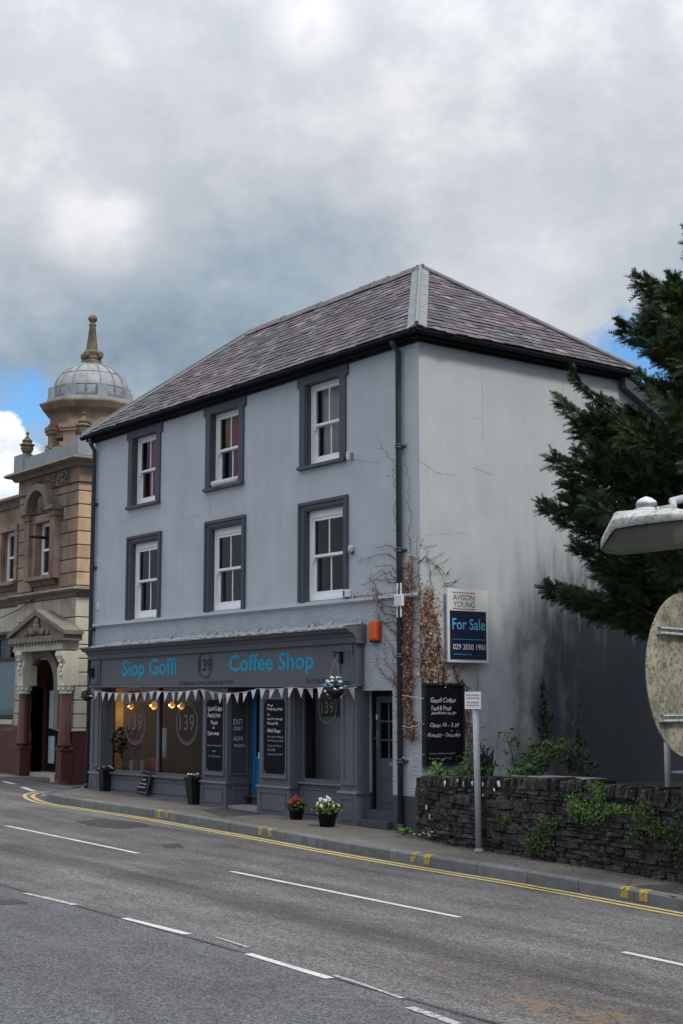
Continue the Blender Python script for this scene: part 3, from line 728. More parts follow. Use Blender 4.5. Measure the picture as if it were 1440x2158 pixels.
def clip(poly, p, n):
    out = []
    for i in range(len(poly)):
        a, b = poly[i], poly[(i+1)%len(poly)]
        da, db = (a[0]-p[0])*n[0]+(a[1]-p[1])*n[1], (b[0]-p[0])*n[0]+(b[1]-p[1])*n[1]
        if da >= 0: out.append(a)
        if (da >= 0) != (db >= 0):
            t = da/(da-db); out.append((a[0]+(b[0]-a[0])*t, a[1]+(b[1]-a[1])*t))
    return out
slates = []
def slate_face(O, E, apex_l, apex_r, seed):
    """O..E eave line; apex points; collects slate solids over the face"""
    rr = random.Random(seed)
    u = (E-O).normalized(); W = (E-O).length; t = apex_l-O; v = (t-u*t.dot(u)); H = v.length; v.normalize(); n = u.cross(v)
    if n.z < 0: n = -n
    al, ar = (apex_l-O).dot(u), (apex_r-O).dot(u)
    # half planes: left hip, right hip, top
    def edges(poly):
        dl = (al, H); poly = clip(poly, (0,0), (dl[1], -dl[0]))
        dr = (ar-W, H)
        if poly: poly = clip(poly, (W,0), (-dr[1], dr[0]))
        if poly: poly = clip(poly, (0,H), (0,-1))
        return poly
    ex = 0.178; row = 0; y = -0.05
    while y < H:
        x = -0.3 if row % 2 else -0.16
        x += rr.uniform(-0.02, 0.02)
        while x < W:
            w = rr.uniform(0.19, 0.30)
            dy = rr.gauss(0, 0.016)
            q = [(x+0.006, y+dy), (x+w-0.006, y+dy+rr.gauss(0, 0.009)), (x+w-0.006, y+ex+0.03), (x+0.006, y+ex+0.03)]
            pl = edges(q)
            if len(pl) >= 3:
                ys = [p[1] for p in pl]; ar_ = abs(sum(pl[i][0]*pl[(i+1)%len(pl)][1]-pl[(i+1)%len(pl)][0]*pl[i][1] for i in range(len(pl))))/2
                if ar_ > 0.004:
                    lf = rr.uniform(0.012, 0.024); lift = lambda p: lf-(lf-0.003)*min(1, max(0, (p[1]-y)/(ex+0.03)))+rr.uniform(0, 0.002)
                    topv = [O+u*p[0]+v*p[1]+n*lift(p) for p in pl]; botv = [O+u*p[0]+v*p[1]+n*0.001 for p in pl]
                    k = len(pl); cen = O+u*(x+w/2)+v*(y+ex/2)
                    tn = rr.uniform(0.5, 1.5) if rr.random() > 0.12 else rr.uniform(1.7, 2.8)
                    slates.append((cen, topv+botv, [tuple(range(k))]+[(i, k+i, k+(i+1)%k, (i+1)%k) for i in range(k)], tn))
            x += w
        y += ex; row += 1
slate_face(A0, A1, B0, B1, 1)
slate_face(A1, C1, B1, B1, 2)
slates.sort(key=lambda s: (0 if s[0].x > -0.2*1 and False else (s[0]-CAM).length))
rest = MB()
for i, (c, vs, fs, tn) in enumerate(slates):
    if i < 300:
        mb = MB(); mb.tone = tn; mb.add(vs, fs); mb.build('slate', 'slate', roof, tones=True)
    else:
        rest.tone = tn; rest.add(vs, fs)
stuff(rest.build('slates', 'slate', roof, tones=True))
# ridge tiles
x = RX0-0.05
while x < RX1+0.02:
    x2 = min(x+0.44, RX1+0.06); dz = R_.uniform(-0.012, 0.014)
    mb = MB(); mb.prism([(RY-0.17,ZT-0.10+dz),(RY-0.05,ZT+0.045+dz),(RY,ZT+0.07+dz),(RY+0.05,ZT+0.045+dz),(RY+0.17,ZT-0.10+dz),(RY+0.15,ZT-0.115+dz),(RY,ZT+0.02+dz),(RY-0.15,ZT-0.115+dz)], 'x', x+0.004, x2+0.02)
    mb.prism([(RY-0.12,ZT-0.03+dz),(RY,ZT+0.085+dz),(RY+0.12,ZT-0.03+dz),(RY,ZT+0.03+dz)], 'x', x2-0.02, x2+0.025)
    recalc(mb.build('ridge_tile', 'ridge_clay', roof)); x += 0.44
# lead on the hips
def hip(E_, T_, na, nb, ua, ub):
    mb = MB()
    for n_, u_ in ((na, ua), (nb, ub)):
        for k in range(3):
            t0_, t1_ = k/3+0.003, (k+1)/3-0.001
            p, q = E_.lerp(T_, t0_), E_.lerp(T_, t1_)
            a, b = p+n_*0.034, q+n_*0.034; c, d = b+u_*0.165, a+u_*0.165
            mb.add([a, b, c-n_*0.008, d-n_*0.008, p, q, q+u_*0.165, p+u_*0.165], [(0,1,2,3), (3,2,6,7), (0,3,7,4), (1,5,6,2)])
    mb.tube([E_+Vector((0,0,0.045)), T_+Vector((0,0,0.05))], 0.032, 8)
    return recalc(mb.build('hip_lead', 'hip_grey', roof))
nf = (A1-A0).cross(B0-A0).normalized(); nsd = (C1-A1).cross(B1-A1).normalized(); nl = (A0-C0).cross(B0-C0).normalized()
def perp(E_, T_, n_, toward):
    d = (T_-E_).normalized(); u_ = n_.cross(d); return u_ if u_.dot(toward) > 0 else -u_
hip(A1, B1, nf, nsd, perp(A1, B1, nf, Vector((-1,0,0))), perp(A1, B1, nsd, Vector((0,1,0))))
hip(A0, B0, nf, nl, perp(A0, B0, nf, Vector((1,0,0))), perp(A0, B0, nl, Vector((0,1,0))))
mb = MB(); mb.tube([C1+Vector((0,0,0.03)), B1+Vector((0,0,0.04))], 0.05, 8); mb.build('hip_lead', 'hip_grey', roof)
# eaves: soffit box and gutter
mb = MB()
mb.box(XL-0.15, 0.15, -0.15, -0.001, 7.755, 7.90); mb.box(0.001, 0.15, 0.0, 4.82, 7.757, 7.898); mb.box(XL-0.15, XL-0.001, 0, 4.8, 7.755, 7.90)
mb.box(XL-0.06, 0.06, -0.06, -0.003, 7.72, 7.755); mb.box(0.003, 0.06, -0.003, 4.75, 7.722, 7.755)
mb.build('eaves_board', 'black_trim', shop)
def gutter(p, q, side):
    mb = MB(); vs = []; n = 8
    for P_ in (p, q):
        for k in range(n+1):
            a = math.pi*k/n; vs.append((P_[0]+side[0]*0.058*math.cos(a), P_[1]+side[1]*0.058*math.cos(a), P_[2]-0.065*math.sin(a)))
    m = n+1; mb.add(vs, [(k, k+1, m+k+1, m+k) for k in range(n)]+[tuple(range(m)), tuple(range(m, 2*m))])
    o = mb.build('gutter', 'black_trim', shop, True); sm = o.modifiers.new('thickness', 'SOLIDIFY'); sm.thickness = 0.005
gutter((XL-0.25,-0.212,7.86), (0.27,-0.212,7.86), (0,1)); gutter((0.212,-0.27,7.858), (0.212,4.95,7.858), (1,0))
# downpipes
def downpipe(x, top, bot, collars, foot, neck):
    mb = MB(); pts = ([(x+0.02,-0.20,7.80),(x+0.01,-0.17,7.66),(x,-0.075,7.52)] if neck else [(x,-0.20,7.80),(x,-0.16,7.72),(x,-0.075,7.62)])+[(x,-0.075,bot+0.1)]
    mb.tube(pts, 0.047, 12)
    d = mb.build('downpipe', 'pipe_paint', shop, True)
    for z in collars:
        c = MB(); c.lathe([(0.047,0),(0.06,0.004),(0.06,0.03),(0.053,0.035),(0.053,0.045),(0.06,0.05),(0.06,0.075),(0.047,0.08)], (x,-0.075,z), 12); c.box(x-0.11, x+0.11, -0.03, 0.0, z+0.02, z+0.06)
        c.build('collar', 'pipe_paint', d, True)
    MB().lathe([(0.047,0),(0.062,0.002),(0.062,0.09),(0.05,0.10)], (x,-0.075,bot), 12).build('shoe', 'pipe_paint', d, True)
downpipe(-0.43, 7.8, zp(-0.4)+0.02, [onY(848,y_,-0.1).z for y_ in (943,1163,1387,1610)], None, False)
downpipe(-11.08, 7.8, zp(-11)+0.02, [6.3, 4.9, 3.55], None, True)

# ---- shopfront
YF, YG = -0.12, 0.14
def sx(px, y=YF, py=1560): return onY(px, py, y).x
def sz(px, py, y=YF): return onY(px, py, y).z
FL, FR = sx(192, -0.16, 1420), sx(752, -0.16, 1400)
zbL, zbR = sz(205,1448,-0.17), sz(745,1447,-0.17)
zcL, zcR = sz(192,1364,-0.42), sz(764,1318,-0.42)
def lx(x, a, b): t = (x-FL)/(FR-FL); return a+(b-a)*t
zb = lambda x: lx(x, zbL, zbR)
zc = lambda x: lx(x, zcL, zcR)
def moulding(prof, x0, x1, zf, n=1):
    mb = MB(); m = len(prof); vs = []
    for x in rng(x0, x1, n): vs += [(x, y, zf(x)+z) for y, z in prof]
    fs = [(i*m+k, i*m+(k+1)%m, (i+1)*m+(k+1)%m, (i+1)*m+k) for i in range(n) for k in range(m)]+[tuple(range(m)), tuple(range(n*m, (n+1)*m))]
    mb.add(vs, fs); return mb
recalc(moulding([(0.0,0.05),(-0.40,0.012),(-0.42,0.0),(-0.42,-0.028),(-0.385,-0.04),(-0.36,-0.075),(-0.27,-0.105),(-0.25,-0.15),(-0.225,-0.16),(-0.215,-0.25),(-0.18,-0.26),(0.0,-0.26)], FL-0.05, FR+0.06, zc).build('cornice', 'shop_paint', shop))
# ragged lead dressed over the cornice
mb = MB(); vs = []; n = 120; xa, xb = FL+0.45, FR-0.02
for i in range(n+1):
    x = xa+(xb-xa)*i/n
    vs += [(x, -0.425+R_.uniform(-0.004,0.006), zc(x)-0.012+R_.uniform(-0.01,0.006)), (x, -0.41, zc(x)+0.022+R_.uniform(0,0.006)), (x, -0.06, zc(x)+0.062+R_.uniform(0,0.012)), (x, -0.028-0.014*math.sin(i*0.7)-R_.uniform(0,0.01), zc(x)+0.105+R_.uniform(-0.02,0.035))]
mb.add(vs, [(4*i+k, 4*i+4+k, 4*i+5+k, 4*i+1+k) for i in range(n) for k in range(3)])
o = recalc(mb.build('lead_flashing', 'flaking_paint', shop)); sm = o.modifiers.new('thickness', 'SOLIDIFY'); sm.thickness = 0.008
# fascia
FT = lambda x: zc(x)-0.258
mb = MB(); yF = -0.16
mb.add([(FL,yF,zb(FL)),(FR,yF,zb(FR)),(FR,yF,FT(FR)),(FL,yF,FT(FL)),(FL,0,zb(FL)),(FR,0,zb(FR)),(FR,0,FT(FR)),(FL,0,FT(FL))], [(0,1,2,3),(4,7,6,5),(0,4,5,1),(1,5,6,2),(3,2,6,7),(0,3,7,4)])
fascia = mb.build('fascia_sign', 'shop_paint', shop)
mb = moulding([(-0.16,0.03),(-0.195,0.022),(-0.20,0.0),(-0.16,-0.012)], FL, FR, zb); recalc(mb.build('fascia_bead', 'shop_paint', fascia))
def frame_ring(mb, x0, x1, z0, z1, w, y0, y1, zf=None):
    zf = zf or (lambda x: 0)
    mb.prism([(x0,z0),(x1,z0),(x1,z0+w),(x0,z0+w)], 'y', y0, y1); mb.prism([(x0,z1-w),(x1,z1-w),(x1,z1),(x0,z1)], 'y', y0, y1)
    mb.prism([(x0,z0+w),(x0+w,z0+w),(x0+w,z1-w),(x0,z1-w)], 'y', y0, y1); mb.prism([(x1-w,z0+w),(x1,z0+w),(x1,z1-w),(x1-w,z1-w)], 'y', y0, y1)
for pa, pb in ((194, 211), (712, 743)):
    xa, xb = sx(pa, -0.18, 1400), sx(pb, -0.18, 1400)
    mb = MB(); mb.box(xa, xb, -0.185, yF+0.002, zb((xa+xb)/2)+0.045, FT((xa+xb)/2)-0.02); frame_ring(mb, xa+0.07, xb-0.07, zb(xa)+0.13, FT(xa)-0.10, 0.022, -0.20, -0.184)
    mb.box(xa+0.04, xb-0.04, -0.215, -0.184, zb(xa)+0.09, zb(xa)+0.13)
    mb.build('console', 'shop_paint', shop)
def fword(s, pa, pb, ptop, pbot, mat, bold=0.0, pm=None):
    pm = pm or (pa+pb)/2; mb = MB()
    text_into(mb, s, (0, yF-0.004, 0), (1,0,0), (0,0,1), sx(pa, yF, ptop), sx(pb, yF, ptop), sz(pm, pbot, yF), sz(pm, ptop, yF), bold=bold)
    return mb.build('lettering', mat, fascia)
fword('Siop Goffi', 259, 373, 1388, 1434, 'cyan_letter', 0.022)
fword('Coffee Shop', 484, 662, 1374, 1423, 'cyan_letter', 0.022, 600)
fword('139', 421, 446, 1388, 1415, 'dark_letter', 0.03)
fword('139 Rhosmaen Street, Llandeilo SA19 6EN', 377, 492, 1434, 1444, 'dark_letter')
fword('Tel: 01558 823394', 645, 700, 1430, 1440, 'dark_letter')
cxx, czz = (sx(415, yF, 1400)+sx(451, yF, 1400))/2, (sz(433,1369,yF)+sz(433,1432,yF))/2
rad = (sz(433,1369,yF)-sz(433,1432,yF))/2
def ring(cx_, cz_, r0, r1, y, name, mat, parent, n=40, a0=0, a1=2*math.pi, u=(1,0,0)):
    vs = []; m = n+1
    for k in range(m):
        a = a0+(a1-a0)*k/n
        for r in (r0, r1): vs.append((cx_+r*math.cos(a), y, cz_+r*math.sin(a)))
    return build(vs, [(2*k, 2*k+1, 2*k+3, 2*k+2) for k in range(n)], name, mat, parent)
ring(cxx, czz, rad*0.90, rad, yF-0.004, 'ring', 'teal_ring', fascia); ring(cxx, czz, rad*0.80, rad*0.86, yF-0.004, 'ring', 'dark_letter', fascia)
# left and right pilasters
def pilaster(x0, x1, x_ret=None):
    xm = (x0+x1)/2; g = zp(xm)-0.08; top = zb(xm)-0.012
    mb = MB(); mb.box(x0, x1, YF, YG-0.005, 0.55, top); frame_ring(mb, x0+0.08, x1-0.08, 0.70, top-0.10, 0.022, YF-0.018, YF+0.001)
    mb.box(x0+0.05, x1-0.05, YF-0.03, YF, 0.66, 0.70)
    mb.build('pilaster', 'shop_paint', shop)
    mb = MB(); mb.box(x0-0.025, x1+0.025, YF-0.03, YG-0.005, g, 0.525); mb.prism([(YF,0.575),(YF-0.035,0.56),(YF-0.055,0.53),(YF-0.03,0.525),(YG-0.01,0.525),(YG-0.01,0.575)], 'x', x0-0.05, x1+0.05)
    frame_ring(mb, x0+0.06, x1-0.06, g+0.16, 0.46, 0.022, YF-0.044, YF-0.029)
    mb.build('pilaster_plinth', 'shop_paint', shop)
P1 = (sx(193), sx(212)); P2 = (sx(718), sx(752))
pilaster(*P1); pilaster(*P2)
# chalk panel piers
def pier(x0, x1, b0, b1, zt, zb_, ret):
    xm = (x0+x1)/2; g = zp(xm)-0.08; top = zb(xm)-0.012
    mb = MB(); mb.box(x0, x1, YF, YG+0.2, 0.55, top); frame_ring(mb, b0-0.05, b1+0.05, zb_-0.05, zt+0.05, 0.035, YF-0.02, YF+0.001)
    mb.prism([(YF,zb_-0.04),(YF-0.05,zb_-0.06),(YF-0.05,zb_-0.085),(YF,zb_-0.10)], 'x', b0-0.08, b1+0.08)
    mb.build('pier', 'shop_paint', shop)
    mb = MB(); mb.box(x0-0.02, x1+0.02, YF-0.028, YG+0.2, g, 0.525); mb.prism([(YF,0.575),(YF-0.035,0.56),(YF-0.055,0.53),(YF-0.028,0.525),(YG+0.19,0.525),(YG+0.19,0.575)], 'x', x0-0.045, x1+0.045)
    frame_ring(mb, x0+0.09, x1-0.09, g+0.16, 0.46, 0.024, YF-0.044, YF-0.027)
    mb.build('pier_plinth', 'shop_paint', shop)
    c = 0.045; pl = [(b0,zb_+c),(b0+c,zb_+c),(b0+c,zb_),(b1-c,zb_),(b1-c,zb_+c),(b1,zb_+c),(b1,zt-c),(b1-c,zt-c),(b1-c,zt),(b0+c,zt),(b0+c,zt-c),(b0,zt-c)]
    return MB().prism(pl, 'y', YF-0.012, YF+0.002).build('chalk_panel', 'blackboard', shop)
Q1 = (sx(427), sx(479)); Q2 = (sx(547), sx(612))
CB1 = (sx(437), sx(471), sz(454,1475), sz(454,1624)); CB2 = (sx(558), sx(602), sz(580,1475), sz(580,1630))
cp1 = pier(*Q1, *CB1, None); cp2 = pier(*Q2, *CB2, None)
def scrawl(board, lines, ox, y, u=(1,0,0), size=0.06, mat='chalk', seed=3):
    """chalk writing: (words, left, baseline z, width, height)"""
    rr = random.Random(seed)
    for words_, xl, zz, w, h in lines:
        mb = MB(); f1, f2 = rr.uniform(60, 90), rr.uniform(25, 45)
        text_into(mb, words_, (ox if u[0] == 0 else 0, y if u[0] else 0, 0), u, (0.0, 0, 1), xl, xl+w, zz-h*0.1, zz+h*0.92, shear=0.22, bold=0.004)
        vv_ = []
        for p_ in mb.v:       # an unsteady hand
            a_ = p_[1] if u[0] == 0 else p_[0]; k_ = 0.07*h*math.sin(a_*f2*0.5)+0.05*h*math.sin(a_*f2+1); j_ = 0.05*h*math.sin(p_[2]*f1+a_*9)
            vv_.append((p_[0]+(j_ if u[0] else 0), p_[1]+(0 if u[0] else j_), p_[2]+k_))
        mb.v = vv_; mb.build('writing', mat, board)
b0, b1, zt_, zl_ = CB1; w_ = b1-b0
def ln(rows, b0, w_, zt_, zl_):
    return [(t, b0+w_*a, zt_-(zt_-zl_)*f, w_*w, (zt_-zl_)*h) for t, a, w, f, h in rows]
scrawl(cp1, ln([('Good Coffee',.06,.88,.15,.065),('Food & Fresh',.06,.78,.245,.06),('Produce',.26,.42,.34,.055),('&',.38,.10,.41,.04),('Take away',.05,.74,.51,.07)], b0, w_, zt_, zl_), 0, YF-0.015)
scrawl(cp1, ln([('Dine in seating also',.05,.9,.66,.03),('open',.36,.22,.74,.028),('10 - 3.30 Tues-Sat',.1,.78,.81,.03)], b0, w_, zt_, zl_), 0, YF-0.015, mat='faint_chalk')
b0, b1, zt_, zl_ = CB2; w_ = b1-b0
scrawl(cp2, ln([('We sell',.16,.26,.085,.035),('Freshly baked bread',.14,.74,.15,.05),('Tea',.16,.1,.215,.035),('Local free range eggs',.16,.72,.275,.035),('Fruit and Veg',.15,.52,.345,.05),('Welsh Cheese',.16,.62,.44,.05)], b0, w_, zt_, zl_), 0, YF-0.015)
scrawl(cp2, ln([('Meat Poultry Sausages',.18,.76,.52,.035),('Pies Preserves jams',.18,.74,.575,.035),('Cakes and chutney',.18,.66,.64,.032),('Milk Coffee',.18,.38,.695,.032),('and so much more',.18,.72,.75,.028)], b0, w_, zt_, zl_), 0, YF-0.015, mat='faint_chalk')
# lobby: exit-only side panel, blue door, step
xr = Q1[1]; yd = onX(527,1560,xr).y; ye = onX(519,1560,xr).y
mb = MB(); mb.box(xr-0.06, xr, YG+0.2, yd+0.05, zp(xr)-0.05, 2.75)
mb.box(xr, xr+0.05, YF+0.06, ye+0.04, zp(xr)-0.05, 0.50); mb.prism([(xr,0.57),(xr+0.07,0.55),(xr+0.06,0.50),(xr,0.50)], 'y', YF, ye+0.05)
def frame_ring_x(mb, y0, y1, z0, z1, w, x0, x1):
    mb.box(x0, x1, y0, y1, z0, z0+w); mb.box(x0, x1, y0, y1, z1-w, z1); mb.box(x0, x1, y0, y0+w, z0+w, z1-w); mb.box(x0, x1, y1-w, y1, z0+w, z1-w)
frame_ring_x(mb, YF+0.05, ye+0.03, 0.68, zb(xr)-0.06, 0.035, xr, xr+0.02); frame_ring_x(mb, YF+0.10, ye, 0.16, 0.44, 0.022, xr+0.05, xr+0.06)
ex_p = mb.build('lobby_panel', 'shop_paint', shop)
pan = MB().box(xr+0.001, xr+0.006, YF+0.09, ye-0.005, 0.72, zb(xr)-0.10).build('lobby_board', 'plinth_paint', shop)
mb = MB(); yw = ye-YF-0.1
for t, f, h, a, w in (('EXIT', 0.40, 0.10, .12, .66), ('ONLY', 0.475, 0.075, .12, .66), ('ALLAN', 0.60, 0.08, .12, .66), ('YN UNIG', 0.68, 0.055, .16, .74)):
    zt_ = zb(xr)-0.10; text_into(mb, t, (xr+0.009, YF+0.09, 0), (0,1,0), (0,0,1), yw*a, yw*(a+w), zt_-(zt_-0.72)*f, zt_-(zt_-0.72)*f+h, bold=0.006)
mb.build('writing', 'chalk', pan)
sd = thing('shop_door', None, None, (xr+0.5, yd, 0.2)); sd.parent = shop; sd.location = Vector((xr+0.5, yd, 0.2))-WL[shop.name]
zd = onX(536,1682,xr+0.4).z; zd = 0.16
xd0, xd1 = xr+0.02, Q2[0]+0.25
mb = MB(); mb.box(xd0, xd0+0.07, yd-0.02, yd+0.08, zp(xr), 2.35); mb.box(xd0+0.07, xd1, yd-0.02, yd+0.08, 2.28, 2.36); mb.build('door_frame', 'plinth_paint', sd)
mb = MB(); a, b = xd0+0.07, xd1
mb.box(a, b, yd, yd+0.045, zd+0.14, 1.02); mb.box(a, a+0.11, yd, yd+0.045, 1.02, 2.28); mb.box(a+0.11, b, yd, yd+0.045, 2.16, 2.28); mb.box(b-0.11, b, yd, yd+0.045, 1.02, 2.16)
frame_ring(mb, a+0.10, b-0.10, zd+0.28, 0.92, 0.02, yd-0.012, yd+0.002)
mb.build('leaf', 'blue_door', sd)
MB().quad((a+0.11,yd+0.02,1.02),(b-0.11,yd+0.02,1.02),(b-0.11,yd+0.02,2.16),(a+0.11,yd+0.02,2.16)).build('pane', 'dim_glass', sd)
MB().box(a, b, yd-0.008, yd+0.003, zd, zd+0.14).build('kick_plate', 'steel', sd)
MB().box(a+0.20, a+0.30, yd-0.006, yd+0.003, 0.98, 1.10).build('notice', 'white_plastic', sd)
MB().box(xr+0.02, Q2[0], YF+0.02, yd+0.5, zp(xr)-0.05, zd-0.01).build('door_step', 'concrete', shop)
MB().quad((xr-0.02,yd+0.45,0),(Q2[0]+0.5,yd+0.45,0),(Q2[0]+0.5,yd+0.45,2.6),(xr-0.02,yd+0.45,2.6)).build('lobby_back', 'dark_room', shop)
MB().box(xr-0.05, Q2[0]+0.1, YF+0.02, yd+0.4, zb(xr)+0.02, zb(xr)+0.08).build('lobby_soffit', 'plinth_paint', shop)
# shop windows
def shop_window(px0, px1, mull, side, pilx, zs0, nxt, riser_y):
    x0, x1 = sx(px0, YG), nxt; top = zb((x0+x1)/2)+0.05; sill = zs0
    w = thing('shop_window', None, None, ((x0+x1)/2, YG, sill)); w.parent = shop; w.location = Vector(((x0+x1)/2, YG, sill))-WL[shop.name]
    mb = MB(); mb.box(x0, x0+0.04, YG-0.03, YG+0.05, sill, top); mb.box(x1-0.04, x1, YG-0.03, YG+0.05, sill, top); mb.box(x0+0.04, x1-0.04, YG-0.03, YG+0.05, sill, sill+0.045); mb.box(x0+0.04, x1-0.04, YG-0.03, YG+0.05, top-0.05, top)
    xs_ = [x0+0.04]
    if mull:
        xm = sx(mull, YG); mb.box(xm-0.035, xm+0.035, YG-0.035, YG+0.05, sill+0.045, top-0.05); xs_ += [xm-0.035, xm+0.035]
    xs_.append(x1-0.04); mb.build('frame', 'shop_paint', w)
    for xe in [x0+0.038]+([xm+0.036] if mull else []): MB().box(xe, xe+0.013, YG-0.036, YG-0.026, sill+0.04, top-0.05).build('glazing_bead', 'window_vinyl', w)
    for a, b in zip(xs_[0::2], xs_[1::2]): MB().quad((a,YG+0.01,sill+0.045),(b,YG+0.01,sill+0.045),(b,YG+0.01,top-0.05),(a,YG+0.01,top-0.05)).build('pane', 'clear_glass', w)
    # side splay and stall riser
    MB().box(pilx, x0, YF+0.05, YG+0.05, zp(x0)-0.05, top).build('splay', 'shop_paint', w)
    mb = MB(); g = zp((x0+x1)/2)-0.06; mb.box(x0-0.02, x1, riser_y, YG+0.05, g, sill-0.045); mb.prism([(YG-0.02,sill),(riser_y-0.06,sill-0.012),(riser_y-0.065,sill-0.04),(riser_y,sill-0.055),(YG-0.02,sill-0.055)], 'x', x0-0.06, x1+0.001)
    mb.build('stall_riser', 'shop_paint', w)
    mb = MB(); frame_ring(mb, x0+0.10, x1-0.12, g+0.14, sill-0.11, 0.026, riser_y-0.016, riser_y+0.001); mb.prism([(riser_y,g+0.10),(riser_y-0.04,g+0.09),(riser_y-0.045,g-0.02),(riser_y,g-0.02)], 'x', x0-0.02, x1); mb.build('riser_panel', 'shop_paint', w)
    return w, xs_, sill, top
w1, xs1, s1, t1 = shop_window(236, 424, 335, 0, P1[1]-0.02, sz(300,1630,YG), Q1[0]+0.02, 0.06)
w2, xs2, s2, t2 = shop_window(640, 716, None, 0, Q2[1]-0.02, sz(680,1648,YG), P2[0]+0.02, 0.06)
def vinyl(w, px, py, rpx, dpx, mat='window_vinyl'):
    c = onY(px, py, YG); r = onY(px, py-rpx, YG).z-c.z
    ring(c.x, c.z, r*0.93, r, YG+0.003, 'vinyl_ring', mat, w); ring(c.x, c.z, r*0.84, r*0.88, YG+0.003, 'vinyl_ring', mat, w)
    mb = MB(); text_into(mb, '139', (0,YG+0.003,0), (1,0,0), (0,0,1), c.x-r*0.66, c.x+r*0.66, c.z-r*0.34, c.z+r*0.40, bold=0.01); mb.build('vinyl_number', mat, w)
vinyl(w1, 285, 1524, 46, 30); vinyl(w1, 394, 1524, 46, 30); vinyl(w2, 690, 1492, 34, 26)
# side entrance: door, reveal, steps
sdr = thing('side_door', None, None, (-1.1, 0.24, 0.28)); sdr.parent = shop; sdr.location = Vector((-1.1, 0.24, 0.28))-WL[shop.name]
MB().box(-1.53, -1.501, -0.10, 0.32, zp(-1.5)-0.02, 2.19).build('reveal', 'grey_reveal', shop)
MB().box(-1.50, -1.485, 0.0, 0.30, zp(-1.5)-0.02, 0.55).build('reveal_plinth', 'plinth_paint', shop)
mb = MB(); mb.box(-1.50, -1.43, 0.20, 0.30, 0.28, 2.18); mb.box(-0.78, -0.712, 0.20, 0.30, 0.28, 2.18); mb.box(-1.43, -0.78, 0.20, 0.30, 2.10, 2.18); mb.build('door_frame', 'black_trim', sdr)
mb = MB(); a, b, y_ = -1.43, -0.78, 0.235
mb.box(a, b, y_, y_+0.045, 0.285, 1.10); mb.box(a, a+0.10, y_, y_+0.045, 1.10, 2.10); mb.box(b-0.10, b, y_, y_+0.045, 1.10, 2.10); mb.box(a+0.10, b-0.10, y_, y_+0.045, 1.99, 2.10)
mb.box((a+b)/2-0.015, (a+b)/2+0.015, y_+0.004, y_+0.04, 1.10, 1.99)
for z in (1.39, 1.69): mb.box(a+0.10, b-0.10, y_+0.006, y_+0.038, z-0.012, z+0.012)
for z0_, z1_ in ((0.40, 0.80),): frame_ring(mb, a+0.10, b-0.10, z0_, z1_, 0.02, y_-0.01, y_+0.001)
mb.build('leaf', 'trim_paint', sdr)
MB().quad((a+0.1,y_+0.02,1.1),(b-0.1,y_+0.02,1.1),(b-0.1,y_+0.02,1.99),(a+0.1,y_+0.02,1.99)).build('pane', 'dim_glass', sdr)
mb = MB(); mb.box(a+0.015, a+0.05, y_-0.006, y_+0.001, 1.28, 1.55); mb.tube([(a+0.03,y_-0.005,1.42),(a+0.03,y_-0.045,1.42),(a+0.11,y_-0.045,1.42)], 0.009, 8); mb.build('handle', 'steel', sdr)
MB().box(a+0.01, a+0.045, y_-0.012, y_+0.001, 1.72, 1.80).build('lock', 'white_plastic', sdr)
MB().box(b-0.32, b-0.08, y_-0.008, y_+0.001, 0.98, 1.04).build('letter_plate', 'steel', sdr)
mb = MB(); mb.box(-1.50, -0.712, 0.0, 0.235, zp(-1)-0.05, 0.28); mb.box(-1.49, -0.72, 0.12, 0.236, 0.28, 0.284); mb.box(-1.52, -0.70, -0.14, -0.001, zp(-1)-0.05, 0.13); mb.build('door_step', 'plinth_paint', shop)
MB().quad((-1.6,1.2,0),(-0.4,1.2,0),(-0.4,1.2,2.6),(-1.6,1.2,2.6)).build('hall_wall', 'dark_room', shop)

# ---- inside the cafe
MB().quad((-11.1,0.2,0.3),(-1.6,0.2,0.3),(-1.6,4.4,0.3),(-11.1,4.4,0.3)).build('cafe_floor', 'cafe_floor', shop)
mb = MB(); mb.quad((-11.05,0.0,0.2),(-11.05,0.75,0.2),(-11.05,0.75,2.85),(-11.05,0.0,2.85)); mb.build('cafe_wall', 'cream_wall', shop); MB().quad((-11.05,0.75,0.2),(-11.05,4.4,0.2),(-11.05,4.4,2.85),(-11.05,0.75,2.85)).build('cafe_side_wall', 'brown_wall', shop); MB().quad((-11.05,4.4,0.2),(-1.55,4.4,0.2),(-1.55,4.4,2.85),(-11.05,4.4,2.85)).build('cafe_back_wall', 'brown_wall', shop)
mb = MB(); mb.quad((-1.56,0.3,0.2),(-1.56,4.4,0.2),(-1.56,4.4,2.85),(-1.56,0.3,2.85)); mb.quad((xr-0.07,0.2,0.2),(xr-0.07,3.0,0.2),(xr-0.07,3.0,2.85),(xr-0.07,0.2,2.85)); mb.build('cafe_partition', 'dark_room', shop)
MB().box(-10.9, Q1[0]-0.05, YG+0.06, 0.55, s1-0.16, s1-0.04).build('window_bed', 'dark_room', shop)
MB().box(Q2[1]+0.05, P2[0], YG+0.06, 0.5, s2-0.16, s2-0.04).build('window_bed', 'dark_room', shop)
mb = MB(); mb.quad((Q2[1]-1.0,0.62,0.2),(P2[0]+0.3,0.62,0.2),(P2[0]+0.3,0.62,1.75),(Q2[1]-1.0,0.62,1.75)); mb.build('reflection_sheet', 'grey_reveal', shop)  # grey sheet standing in for the reflection in the lower pane
places = ['leftmost of the row behind the cafe window', 'large one second from the left behind the cafe window', 'third from the left behind the cafe window', 'rightmost of the row behind the cafe window']
